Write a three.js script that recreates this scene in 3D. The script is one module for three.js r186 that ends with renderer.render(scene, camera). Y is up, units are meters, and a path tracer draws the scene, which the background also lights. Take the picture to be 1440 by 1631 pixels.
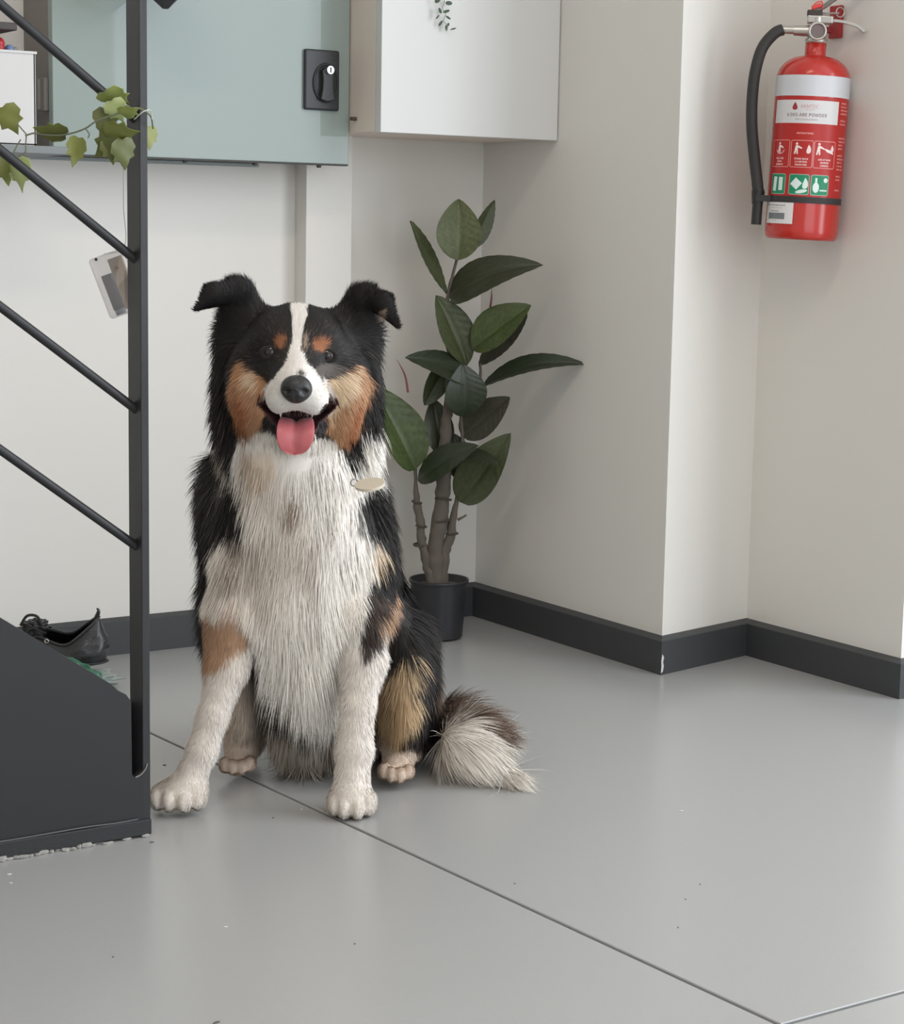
import * as THREE from 'three';
import { RoundedBoxGeometry } from 'three/addons/geometries/RoundedBoxGeometry.js';
import { mergeGeometries, mergeVertices } from 'three/addons/utils/BufferGeometryUtils.js';
import { RectAreaLightUniformsLib } from 'three/addons/lights/RectAreaLightUniformsLib.js';

// ---------------------------------------------------------------- camera, light, exposure
RectAreaLightUniformsLib.init();
const scene = new THREE.Scene();
const V3 = THREE.Vector3, v3 = (x, y, z) => new V3(x, y, z);
const FOC = 3120.128, CX = 720, CY = 815.5, CAM_H = 0.78;             // focal length in pixels of the 1440 x 1631 frame
const YAW = 33.04543 * Math.PI / 180, PITCH = 8.23707 * Math.PI / 180, ROLL = -1.03228 * Math.PI / 180;
const camF = v3(Math.sin(YAW) * Math.cos(PITCH), -Math.sin(PITCH), -Math.cos(YAW) * Math.cos(PITCH));
const flatR = v3(Math.cos(YAW), 0, Math.sin(YAW)), flatD = camF.clone().cross(flatR);
const camR = flatR.clone().multiplyScalar(Math.cos(ROLL)).addScaledVector(flatD, Math.sin(ROLL));
const camD = flatR.clone().multiplyScalar(-Math.sin(ROLL)).addScaledVector(flatD, Math.cos(ROLL));
const camera = new THREE.PerspectiveCamera(2 * Math.atan(815.5 / FOC) * 180 / Math.PI, 1440 / 1631, 0.05, 60);
camera.position.set(0, CAM_H, 0);
camera.quaternion.setFromRotationMatrix(new THREE.Matrix4().makeBasis(camR, camD.clone().negate(), camF.clone().negate()));
scene.add(camera);

const renderer = new THREE.WebGLRenderer({ antialias: true });
renderer.toneMapping = THREE.LinearToneMapping;
renderer.toneMappingExposure = 1.1;
renderer.shadowMap.enabled = true;
scene.background = new THREE.Color(0.95, 1.0, 1.05);                  // overcast sky outside the shop windows

function windowLight(w, h, x, y, z, tx, ty, tz, color, power) {
  const l = new THREE.RectAreaLight(color, power, w, h);
  l.position.set(x, y, z); l.lookAt(tx, ty, tz); l.castShadow = true; scene.add(l); return l;
}
// daylight in the shop window of the right-hand wall and in the one behind the photographer
windowLight(3.3, 2.3, 3.36, 1.35, -0.1, 0, 1.35, -0.1, 0xeef6ff, 4.1).name = 'daylight_side_window';
windowLight(3.0, 2.2, 0.4, 1.4, 2.55, 0.4, 1.4, 0, 0xeef6ff, 1.6).name = 'daylight_front_window';

// ---------------------------------------------------------------- helpers
let seed = 20240611;
const rnd = () => { seed = (seed + 0x6d2b79f5) | 0; let t = Math.imul(seed ^ (seed >>> 15), 1 | seed); t = (t + Math.imul(t ^ (t >>> 7), 61 | t)) ^ t; return ((t ^ (t >>> 14)) >>> 0) / 4294967296; };
const rr = (a, b) => a + (b - a) * rnd();
const clamp = (x, a, b) => Math.min(b, Math.max(a, x)), mix = (a, b, t) => a + (b - a) * t;
const smooth = (a, b, x) => { const t = clamp((x - a) / (b - a), 0, 1); return t * t * (3 - 2 * t); };
const flatF = v3(Math.sin(YAW), 0, -Math.cos(YAW));
// a pixel gives a direction; the distance comes from the floor, wall or depth named
const rayOf = (px, py) => camF.clone().addScaledVector(camR, (px - CX) / FOC).addScaledVector(camD, (py - CY) / FOC);
const along = (d, k) => v3(d.x * k, CAM_H + d.y * k, d.z * k);
const onY = (px, py, y = 0) => { const d = rayOf(px, py); return along(d, (y - CAM_H) / d.y); };
const onZ = (px, py, z) => { const d = rayOf(px, py); return along(d, z / d.z); };
const onX = (px, py, x) => { const d = rayOf(px, py); return along(d, x / d.x); };
const atT = (px, py, t) => { const d = rayOf(px, py); return along(d, t / d.dot(flatF)); };

const srgb = (r, g, b) => new THREE.Color().setRGB(r / 255, g / 255, b / 255, THREE.SRGBColorSpace);
const mat = (color, roughness = 0.6, extra = {}) => new THREE.MeshPhysicalMaterial({ color, roughness, ...extra });
const used = {};
const numbered = (n) => { const k = used[n] = (used[n] ?? -1) + 1; return k ? n + '_' + String(k).padStart(3, '0') : n; };
function mesh(name, geo, m, parent) {
  const o = new THREE.Mesh(geo, m); o.name = name; o.castShadow = o.receiveShadow = true; if (parent) parent.add(o); return o;
}
function thing(name, label, category, pos = [0, 0, 0], group) {
  const o = new THREE.Group(); o.name = numbered(name); o.position.set(...pos); o.userData = { label, category };
  if (group) o.userData.group = group;
  scene.add(o); return o;
}
function tag(o, label, category, group) { o.name = numbered(o.name); o.userData = { label, category }; if (group) o.userData.group = group; scene.add(o); return o; }
function struct(o) { o.userData.kind = 'structure'; scene.add(o); return o; }
const rbox = (w, h, d, r = 0.002, s = 2) => new RoundedBoxGeometry(w, h, d, s, Math.min(r, w / 2.01, h / 2.01, d / 2.01));
const boxAt = (x0, x1, y0, y1, z0, z1, r = 0) => (r ? rbox(x1 - x0, y1 - y0, z1 - z0, r) : new THREE.BoxGeometry(x1 - x0, y1 - y0, z1 - z0)).translate((x0 + x1) / 2, (y0 + y1) / 2, (z0 + z1) / 2);
const merge = (list) => mergeGeometries(list.map((g) => (g.index ? g.toNonIndexed() : g.clone())).map((g) => { for (const k of Object.keys(g.attributes)) if (!['position', 'normal', 'uv'].includes(k)) g.deleteAttribute(k); return g; }));
const tube = (pts, r, seg = 40, rad = 10) => new THREE.TubeGeometry(new THREE.CatmullRomCurve3(pts), seg, r, rad, false);
function taperTube(pts, radii, seg = 40, rad = 12, bumpy = 0, freq = 40) {          // a tube whose radius follows radii; closed at both ends
  const c = new THREE.CatmullRomCurve3(pts), fr = c.computeFrenetFrames(seg), pos = [], idx = [];
  const radAt = (t) => { const f = t * (radii.length - 1), i = Math.min(radii.length - 2, Math.floor(f)); return mix(radii[i], radii[i + 1], f - i); };
  for (let i = 0; i <= seg; i++) {
    const t = i / seg, p = c.getPointAt(t), R = radAt(t);
    for (let j = 0; j < rad; j++) {
      const a = j / rad * Math.PI * 2, k = R * (1 + bumpy * (noise3(p.x * freq + Math.cos(a), p.y * freq, p.z * freq + Math.sin(a)) ));
      pos.push(p.x + (fr.normals[i].x * Math.cos(a) + fr.binormals[i].x * Math.sin(a)) * k, p.y + (fr.normals[i].y * Math.cos(a) + fr.binormals[i].y * Math.sin(a)) * k, p.z + (fr.normals[i].z * Math.cos(a) + fr.binormals[i].z * Math.sin(a)) * k);
    }
  }
  for (let i = 0; i < seg; i++) for (let j = 0; j < rad; j++) { const a = i * rad + j, b = i * rad + (j + 1) % rad; idx.push(a, b, a + rad, b, b + rad, a + rad); }
  for (const [i, flip] of [[0, true], [seg, false]]) {
    const p = c.getPointAt(i / seg), k = pos.length / 3; pos.push(p.x, p.y, p.z);
    for (let j = 0; j < rad; j++) { const a = i * rad + j, b = i * rad + (j + 1) % rad; flip ? idx.push(k, b, a) : idx.push(k, a, b); }
  }
  const g = new THREE.BufferGeometry(); g.setAttribute('position', new THREE.Float32BufferAttribute(pos, 3)); g.setIndex(idx); g.computeVertexNormals();
  g.setAttribute('uv', new THREE.Float32BufferAttribute(new Float32Array(pos.length / 3 * 2), 2)); return g;
}
// value noise, -1..1
const hash3 = (x, y, z) => { let h = Math.imul(x | 0, 374761393) ^ Math.imul(y | 0, 668265263) ^ Math.imul(z | 0, 1274126177); h = Math.imul(h ^ (h >>> 13), 1274126177); return ((h ^ (h >>> 16)) >>> 0) / 2147483648 - 1; };
function noise3(x, y, z) {
  const xi = Math.floor(x), yi = Math.floor(y), zi = Math.floor(z), s = (t) => t * t * (3 - 2 * t), u = s(x - xi), v = s(y - yi), w = s(z - zi);
  const L = (a, b, t) => a + (b - a) * t;
  return L(L(L(hash3(xi, yi, zi), hash3(xi + 1, yi, zi), u), L(hash3(xi, yi + 1, zi), hash3(xi + 1, yi + 1, zi), u), v), L(L(hash3(xi, yi, zi + 1), hash3(xi + 1, yi, zi + 1), u), L(hash3(xi, yi + 1, zi + 1), hash3(xi + 1, yi + 1, zi + 1), u), v), w);
}
// tiling grey noise texture: octaves of value noise between lo and hi
function noiseTex(size, cells, octaves, lo, hi, rx = 1, ry = 1, color) {
  const d = new Float32Array(size * size * 4), lin1 = (v) => (v <= 0.04045 ? v / 12.92 : Math.pow((v + 0.055) / 1.055, 2.4)), wrapN = (x, y, c, s) => { const xi = Math.floor(x), yi = Math.floor(y), f = (t) => t * t * (3 - 2 * t), u = f(x - xi), v = f(y - yi), h = (a, b) => hash3(((a % c) + c) % c, ((b % c) + c) % c, s); return mix(mix(h(xi, yi), h(xi + 1, yi), u), mix(h(xi, yi + 1), h(xi + 1, yi + 1), u), v); };
  for (let y = 0; y < size; y++) for (let x = 0; x < size; x++) {
    let n = 0, a = 0.5, c = cells; for (let o = 0; o < octaves; o++, a *= 0.55, c *= 2) n += a * wrapN(x / size * c, y / size * c, c, o + 3);
    const t = clamp(0.5 + n * 0.5, 0, 1), i = (y * size + x) * 4, grain = 0.006 * hash3(x, y, 77);
    for (let k = 0; k < 3; k++) d[i + k] = (color ? mix(lin1(color[0][k]), lin1(color[1][k]), t) : mix(lo, hi, t)) + grain; d[i + 3] = 1;
  }
  const t = new THREE.DataTexture(d, size, size, THREE.RGBAFormat, THREE.FloatType); t.wrapS = t.wrapT = THREE.RepeatWrapping; t.magFilter = THREE.LinearFilter; t.repeat.set(rx, ry); t.needsUpdate = true; return t;
}
// ---------------------------------------------------------------- the room
const BACK_Z = -3.275, RIGHT_X = 2.19, CEIL = 2.75;
const wallBump = noiseTex(512, 48, 3, 0.35, 0.65, 1.6, 1.6);
const wallMat = mat(srgb(229, 225, 218), 0.62, { bumpMap: wallBump, bumpScale: 0.0005 });
const ceilMat = mat(srgb(232, 232, 230), 0.9);
struct(mesh('wall_back', boxAt(-2.6, RIGHT_X + 0.4, 0, CEIL, BACK_Z - 0.12, BACK_Z), wallMat));
// boxed pipe chase beside the cabinet, part of the back wall
struct(mesh('wall_pipe_chase', boxAt(1.768, 1.866, 0, CEIL, BACK_Z, -3.232, 0.0015), wallMat));
function wallPlan(name, pts, m = wallMat) {                       // plan polygon in x,z raised to the ceiling
  const s = new THREE.Shape(pts.map(([x, z]) => new THREE.Vector2(x, -z)));
  return struct(mesh(name, new THREE.ExtrudeGeometry(s, { depth: CEIL, bevelEnabled: false }).rotateX(-Math.PI / 2), m));
}
wallPlan('wall_right', [[RIGHT_X, BACK_Z], [RIGHT_X, -2.671], [2.435, -2.723], [2.435, -2.328], [3.42, -2.328], [3.42, BACK_Z]]);
// right wall further forward, open where the shop window is
wallPlan('wall_right_front', [[3.42, 1.62], [3.42, 2.72], [3.54, 2.72], [3.54, 1.62]]);
wallPlan('wall_right_rear', [[3.42, -2.328], [3.42, -1.8], [3.54, -1.8], [3.54, -2.328]]);
struct(mesh('wall_right_head', boxAt(3.42, 3.54, 2.52, CEIL, -1.8, 1.62), wallMat));
struct(mesh('wall_right_sill', boxAt(3.42, 3.54, 0, 0.16, -1.8, 1.62), wallMat));
struct(mesh('wall_left', boxAt(-2.72, -2.6, 0, CEIL, BACK_Z - 0.12, 2.72), wallMat));
struct(mesh('wall_front_left', boxAt(-2.6, -1.15, 0, CEIL, 2.6, 2.72), wallMat));
struct(mesh('wall_front_right', boxAt(1.95, 3.42, 0, CEIL, 2.6, 2.72), wallMat));
struct(mesh('wall_front_head', boxAt(-1.15, 1.95, 2.52, CEIL, 2.6, 2.72), wallMat));
struct(mesh('wall_front_sill', boxAt(-1.15, 1.95, 0, 0.25, 2.6, 2.72), wallMat));
struct(mesh('ceiling', boxAt(-2.72, 3.54, CEIL, CEIL + 0.12, BACK_Z - 0.12, 2.72), ceilMat));
const frameMat = mat(srgb(60, 62, 64), 0.45);
function windowFrame(name, along_, a0, a1, y0, y1, at, n) {
  const list = [], t = 0.05, put = (p0, p1, q0, q1) => list.push(along_ === 'z' ? boxAt(at - t / 2, at + t / 2, q0, q1, p0, p1) : boxAt(p0, p1, q0, q1, at - t / 2, at + t / 2));
  put(a0, a1, y0, y0 + t); put(a0, a1, y1 - t, y1);
  for (let i = 0; i <= n; i++) { const c = mix(a0 + t / 2, a1 - t / 2, i / n); put(c - t / 2, c + t / 2, y0, y1); }
  struct(mesh(name, merge(list), frameMat));
}
windowFrame('window_1', 'z', -1.8, 1.62, 0.16, 2.52, 3.48, 2);
windowFrame('window_2', 'x', -1.15, 1.95, 0.25, 2.52, 2.66, 2);

// floor: painted concrete slabs with sawn joints between them
const floorGroup = new THREE.Group(); floorGroup.name = 'floor'; struct(floorGroup);
const slabMat = mat(0xffffff, 0.275, {
  map: noiseTex(1024, 5, 6, 0, 1, 0.45, 0.45, [[0.648, 0.646, 0.640], [0.650, 0.648, 0.642]]),
});
const jointDir = (z) => 1.2215 + (z + 2.722) * (1.297 - 1.222) / (2.722 - 1.379);    // x of the long joint at depth z
function slab(poly) {
  const s = new THREE.Shape(poly.map(([x, z]) => new THREE.Vector2(x, -z)));
  const g = new THREE.ExtrudeGeometry(s, { depth: 0.02, bevelEnabled: true, bevelThickness: 0.001, bevelSize: 0.001, bevelSegments: 1, bevelOffset: -0.001 });
  mesh(numbered('slab'), g.rotateX(-Math.PI / 2).translate(0, -0.021, 0), slabMat, floorGroup);
}
const J = 0.0028, jz = -1.3755, zA = BACK_Z - 0.1, zB = 2.72;
slab([[-2.7, zA], [jointDir(zA) - J, zA], [jointDir(jz - J) - J, jz - J], [-2.7, jz - J]]);
slab([[jointDir(zA) + J, zA], [3.5, zA], [3.5, jz - J], [jointDir(jz - J) + J, jz - J]]);
slab([[-2.7, jz + J], [jointDir(jz + J) - J, jz + J], [jointDir(zB) - J, zB], [-2.7, zB]]);
slab([[jointDir(jz + J) + J, jz + J], [3.5, jz + J], [3.5, zB], [jointDir(zB) + J, zB]]);
mesh('joint_bed', boxAt(-2.72, 3.54, -0.06, -0.012, zA, zB), mat(srgb(52, 50, 48), 0.95), floorGroup);

// skirting boards, mitred along the wall line
const skirtMat = mat(srgb(62, 63, 65), 0.5, { bumpMap: wallBump, bumpScale: 0.0004 });
function skirting(name, pts, ends) {
  const H = 0.067, T = 0.016, C = 0.0065, n = pts.length, P = [], dirs = [];
  for (let i = 0; i < n - 1; i++) { const d = v3(pts[i + 1][0] - pts[i][0], 0, pts[i + 1][1] - pts[i][1]).normalize(); dirs.push(d); }
  const nor = dirs.map((d) => v3(d.z, 0, -d.x));                 // into the room for the order used below
  for (let i = 0; i < n; i++) {
    const a = nor[Math.max(0, i - 1)], b = nor[Math.min(n - 2, i)], m = a.clone().add(b).normalize(), k = 1 / m.dot(a);
    P.push({ w: v3(pts[i][0], 0, pts[i][1]), m: m.multiplyScalar(k) });
  }
  const prof = [[T, 0], [T, H - C], [T - 0.0015, H - C + 0.001], [-0.001, H]], pos = [];
  const at = (i, [o, y]) => P[i].w.clone().addScaledVector(P[i].m, o).setY(y);
  for (let i = 0; i < n - 1; i++) for (let k = 0; k < 3; k++) {
    const A = at(i, prof[k]), B = at(i + 1, prof[k]), Cc = at(i + 1, prof[k + 1]), D = at(i, prof[k + 1]);
    for (const q of [A, B, Cc, A, Cc, D]) pos.push(q.x, q.y, q.z);
  }
  const g = new THREE.BufferGeometry(); g.setAttribute('position', new THREE.Float32BufferAttribute(pos, 3)); g.computeVertexNormals();
  const uv = []; for (let i = 0; i < pos.length; i += 3) uv.push(pos[i] + pos[i + 2], pos[i + 1]); g.setAttribute('uv', new THREE.Float32BufferAttribute(uv, 2));
  return struct(mesh(name, g, skirtMat));
}
skirting('baseboard_back', [[1.7685, BACK_Z], [-2.6, BACK_Z]]);
skirting('baseboard_chase', [[RIGHT_X, BACK_Z], [1.866, BACK_Z], [1.866, -3.232], [1.768, -3.232], [1.768, BACK_Z]]);
skirting('baseboard_right', [[3.42, -2.328], [2.435, -2.328], [2.435, -2.723], [RIGHT_X, -2.671], [RIGHT_X, BACK_Z]]);
// chipped paint on the baseboard corner
{
  const chip = new THREE.Shape([[0, 0], [0.004, 0.002], [0.006, 0.012], [0.004, 0.02], [0.006, 0.028], [0.002, 0.034], [0, 0.022], [0.001, 0.012]].map(([x, y]) => new THREE.Vector2(x, y)));
  const c = mesh('trim_1', new THREE.ExtrudeGeometry(chip, { depth: 0.0006, bevelEnabled: false }), mat(srgb(206, 204, 200), 0.8));
  c.position.set(2.1737, 0.004, -2.6512); struct(c);
}
// ceiling light panels above and behind the photographer
const lampFrame = mat(srgb(225, 225, 225), 0.5), lampGlow = mat(0xffffff, 0.6, { emissive: new THREE.Color(1, 0.92, 0.82), emissiveIntensity: 3 });
for (const [x, z, I, where] of [[0.35, -1.15, 9, 'above the dog side of the room'], [0.5, 0.9, 4, 'above the camera side of the room']]) {
  const t = thing('ceiling_light', 'flat white ceiling light panel ' + where, 'light', [x, CEIL, z], 'ceiling light panels');
  mesh('frame', merge([boxAt(-0.62, 0.62, -0.03, 0, -0.17, -0.15), boxAt(-0.62, 0.62, -0.03, 0, 0.15, 0.17), boxAt(-0.62, -0.6, -0.03, 0, -0.15, 0.15), boxAt(0.6, 0.62, -0.03, 0, -0.15, 0.15)]), lampFrame, t);
  mesh('diffuser', boxAt(-0.6, 0.6, -0.02, -0.005, -0.15, 0.15), lampGlow, t);
  const l = new THREE.RectAreaLight(0xffe6c8, I, 1.2, 0.3); l.position.set(0, -0.024, 0); l.rotation.x = -Math.PI / 2; l.castShadow = true; t.add(l);
}
// ---------------------------------------------------------------- wall cabinets
const DOOR_Z = -3.135;
{
  const t = thing('electrical_cabinet', 'pale mint metal wall cabinet with a glossy door and black lock plate', 'cabinet', [1.237, 0.891, DOOR_Z]);
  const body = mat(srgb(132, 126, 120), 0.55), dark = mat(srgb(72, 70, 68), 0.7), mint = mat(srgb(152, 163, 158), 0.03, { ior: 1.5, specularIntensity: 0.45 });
  const W = 0.565, H = 0.80, D = DOOR_Z - BACK_Z;
  mesh('body', boxAt(0.004, W - 0.004, 0.004, H, -D, -0.024, 0.002), body, t);
  mesh('gasket', boxAt(0.008, W - 0.008, 0.008, H - 0.004, -0.025, -0.018), dark, t);
  mesh('door', boxAt(0, W, 0, H, -0.018, 0, 0.0018), mint, t);
  mesh('drip_rail', boxAt(-0.01, W - 0.12, -0.006, 0.0, -D, -D + 0.02, 0.001), mat(srgb(150, 158, 158), 0.5), t);
  const lip = mesh('door_shade_strip', boxAt(0, W, -0.0025, 0.0, -0.018, -0.002), dark, t); lip.userData.label = 'dark strip standing in for the shade line under the door';  // shade line below the door, put in as a thin dark strip
  for (const x of [0.12, 0.245, 0.38, 0.51]) mesh('rivet', new THREE.CylinderGeometry(0.005, 0.004, 0.006, 10).translate(x, -0.004, -0.012), dark, t);
  for (const y of [0.07, 0.36]) mesh('hinge', merge([boxAt(-0.006, 0.004, y, y + 0.055, -0.04, -0.022, 0.002), new THREE.CylinderGeometry(0.005, 0.005, 0.05, 12).translate(-0.005, y + 0.028, -0.045)]), body, t);
  // swing-handle lock
  const lock = new THREE.Group(); lock.name = 'lock_plate_assembly';
  const black = mat(srgb(48, 49, 51), 0.42), chrome = mat(srgb(205, 206, 208), 0.3, { metalness: 0.9 });
  const lp = mesh('lock_plate', rbox(0.071, 0.106, 0.008, 0.004).translate(0.505, 0.147, 0.004), black, t);
  const ring = new THREE.TorusGeometry(0.0245, 0.0022, 8, 36).scale(1, 1.32, 1).translate(0.511, 0.142, 0.0085);
  mesh('handle_recess', merge([ring, new THREE.CylinderGeometry(0.024, 0.024, 0.002, 32).rotateX(Math.PI / 2).scale(1, 1.32, 1).translate(0.511, 0.142, 0.008)]), mat(srgb(34, 34, 35), 0.5), lp);
  const grip = new THREE.Shape(); grip.moveTo(-0.010, 0.020); grip.quadraticCurveTo(-0.006, -0.002, -0.0125, -0.028); grip.quadraticCurveTo(0, -0.034, 0.0125, -0.028); grip.quadraticCurveTo(0.006, -0.002, 0.010, 0.020); grip.quadraticCurveTo(0, 0.030, -0.010, 0.020);
  mesh('handle', new THREE.ExtrudeGeometry(grip, { depth: 0.008, bevelEnabled: true, bevelSize: 0.0015, bevelThickness: 0.002, bevelSegments: 3 }).translate(0.511, 0.142, 0.0085), black, lp);
  mesh('key_cylinder', new THREE.CylinderGeometry(0.0072, 0.0072, 0.006, 24).rotateX(Math.PI / 2).translate(0.5125, 0.164, 0.0215), chrome, lp);
  mesh('key_slot', boxAt(0.5113, 0.5137, 0.1595, 0.1685, 0.0243, 0.0252), black, lp);
}
{
  const t = thing('wall_cupboard', 'plain white box cupboard fixed high in the room corner', 'cupboard', [1.803, 0.946, -3.025]);
  const white = mat(srgb(214, 213, 210), 0.4), side = mat(srgb(230, 216, 204), 0.5);
  const W = RIGHT_X - 1.803 - 0.002, D = 0.25, H = 0.55;
  mesh('carcass', boxAt(0.001, W, 0.002, H, -D, -0.022, 0.001), side, t);
  mesh('door', boxAt(0, W, 0, H, -0.0195, 0, 0.0012), white, t);
  mesh('cable_hole', new THREE.CylinderGeometry(0.0035, 0.0035, 0.02, 12).rotateZ(Math.PI / 2).translate(-0.0002, 0.026, -0.088).scale(1, 1, 1), mat(srgb(90, 78, 70), 0.8), t);
}
// trailing sprig hanging over the cupboard door from the pot on top
{
  const t = thing('trailing_plant', 'thin trailing plant sprig hanging down the white cupboard door', 'plant', [2.0, 1.496, -3.14]);
  mesh('pot', new THREE.LatheGeometry([[0, 0], [0.05, 0], [0.062, 0.1], [0.056, 0.1], [0.05, 0.03], [0, 0.03]].map(([a, b]) => new THREE.Vector2(a, b)), 32), mat(srgb(190, 180, 168), 0.8), t);
  const Z = -3.012, g = mat(srgb(70, 88, 70), 0.6), L = (p) => t.worldToLocal(p);
  t.updateMatrixWorld();
  const top = v3(1.985, 1.5, -3.1), path = [top, v3(1.975, 1.6, -3.06), v3(1.962, 1.56, -3.008), onZ(704, -160, Z), onZ(700, -30, Z), onZ(708, 4, Z), onZ(704, 14, Z), onZ(710, 22, Z), onZ(706, 33, Z), onZ(713, 42, Z), onZ(711, 49, Z)];
  mesh('stem', tube(path.map(L), 0.0008, 90, 5), mat(srgb(140, 150, 128), 0.7), t);
  const leaf = new THREE.SphereGeometry(1, 12, 8);
  for (const [x, y, a, w, h] of [[697, 1, 60, 3.2, 5], [715, 5, 0, 5.6, 3.2], [701, 17, 40, 4.6, 3.8], [711, 18, -20, 5.5, 2.2], [697, 27, -35, 5, 1.6], [714, 28, 25, 5, 1.6], [702, 37, -60, 5, 2], [714, 39, -25, 4, 2.4], [711, 45, 70, 4.4, 2], [722, 46, -10, 5, 1.2], [703, -12, 30, 5, 3], [695, -28, 10, 5, 3], [708, -40, 60, 5, 3]]) {
    const m = mesh('leaf', leaf, g, t), p = L(onZ(x, y, Z + rr(-0.003, 0.004)));
    m.position.copy(p); m.scale.set(w / 850, h / 850, 0.0007); m.rotation.set(rr(-0.3, 0.3), rr(-0.5, 0.5), -a * Math.PI / 180);
  }
}
// shelf things left of the cabinet
{
  const board = mat(srgb(128, 132, 132), 0.6), darkBoard = mat(srgb(70, 64, 60), 0.6);
  tag(mesh('wall_shelf', boxAt(0.72, 1.224, 0.886, 0.899, BACK_Z, -3.03, 0.002), board), 'grey wall shelf carrying the white bin beside the mint cabinet', 'shelf');
  tag(mesh('wall_shelf', boxAt(0.72, 1.146, 1.078, 1.09, BACK_Z, -3.05, 0.002), darkBoard), 'short dark brown shelf above the white bin', 'shelf');
  const bin = thing('storage_bin', 'white plastic bin standing on the grey shelf', 'bin', [1.085, 0.8992, -3.12]);
  const w = mat(srgb(208, 205, 202), 0.45), W = 0.090, D = 0.07, H = 0.148, T = 0.003;
  mesh('shell', merge([boxAt(-W, W, 0, T, -D, D), boxAt(-W, W, 0, H, D - T, D, 0.001), boxAt(-W, W, 0, H, -D, -D + T), boxAt(-W, -W + T, 0, H, -D, D), boxAt(W - T, W, 0, H, -D, D)]), w, bin);
  mesh('rim', merge([boxAt(-W - 0.002, W + 0.002, H - 0.004, H, D - 0.002, D + 0.002), boxAt(W - 0.001, W + 0.002, H - 0.004, H, -D, D)]), w, bin);
  const pen = (name, label, cat, c, x, z, h, r, tilt) => { const o = thing(name, label, cat, [x, 0.9026, z]); mesh('barrel', new THREE.CylinderGeometry(r, r, h, 16).translate(0, h / 2 + 0.001, 0), mat(c, 0.4), o); mesh('cap', new THREE.SphereGeometry(r * 1.05, 14, 10).translate(0, h, 0), mat(c, 0.35), o); o.rotation.z = tilt; };
  pen('spray_bottle', 'red bottle with round top poking out of the white bin', 'bottle', srgb(196, 40, 46), 1.132, -3.10, 0.158, 0.010, 0);
  pen('marker', 'pink marker standing in the white bin', 'marker', srgb(226, 120, 128), 1.112, -3.09, 0.150, 0.008, 0);
  pen('marker', 'blue marker standing in the white bin', 'marker', srgb(110, 140, 180), 1.150, -3.10, 0.150, 0.007, 0);
  pen('marker', 'grey marker standing in the white bin', 'marker', srgb(140, 136, 132), 1.163, -3.11, 0.149, 0.006, 0);
  const bx = thing('carton', 'small pale pink carton on the short dark shelf', 'box', [1.09, 1.0902, -3.12]);
  mesh('box', rbox(0.05, 0.11, 0.06, 0.002).translate(0, 0.055, 0), mat(srgb(222, 200, 192), 0.7), bx);
  mesh('lid', rbox(0.052, 0.02, 0.062, 0.002).translate(0, 0.112, 0), mat(srgb(212, 190, 182), 0.7), bx);
}
// black planter hanging in front of the mint door
{
  const tip = onZ(264, 14, -3.0), t = thing('hanging_planter', 'black faceted planter with pointed base hanging in front of the mint cabinet', 'planter', [tip.x, tip.y, tip.z]);
  const m = mat(srgb(46, 44, 46), 0.5);
  mesh('pot', new THREE.CylinderGeometry(0.095, 0.005, 0.08, 5, 1).translate(0, 0.04, 0).rotateY(0.5).toNonIndexed(), m, t).geometry.computeVertexNormals();
  mesh('soil', new THREE.CylinderGeometry(0.09, 0.09, 0.004, 5).rotateY(0.5).translate(0, 0.0805, 0), mat(srgb(60, 50, 42), 0.95), t);
  for (let i = 0; i < 3; i++) { const a = i * 2.094 + 0.5; mesh('cord', tube([v3(Math.sin(a) * 0.068, 0.078, Math.cos(a) * 0.068), v3(Math.sin(a) * 0.02, 0.4, Math.cos(a) * 0.02), v3(0, 0.55, 0), v3(0, CEIL - tip.y, 0)], 0.0015, 20, 5), m, t); }
  const lf = mat(srgb(90, 104, 88), 0.6);
  for (let i = 0; i < 9; i++) { const a = i * 0.7, l = mesh('leaf', new THREE.SphereGeometry(1, 10, 6).scale(0.006, 0.05, 0.0015).translate(0, 0.05, 0), lf, t); l.position.set(Math.sin(a) * 0.03, 0.1, Math.cos(a) * 0.03); l.rotation.set(0.5 * Math.cos(a), 0, -0.5 * Math.sin(a)); }
}
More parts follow.
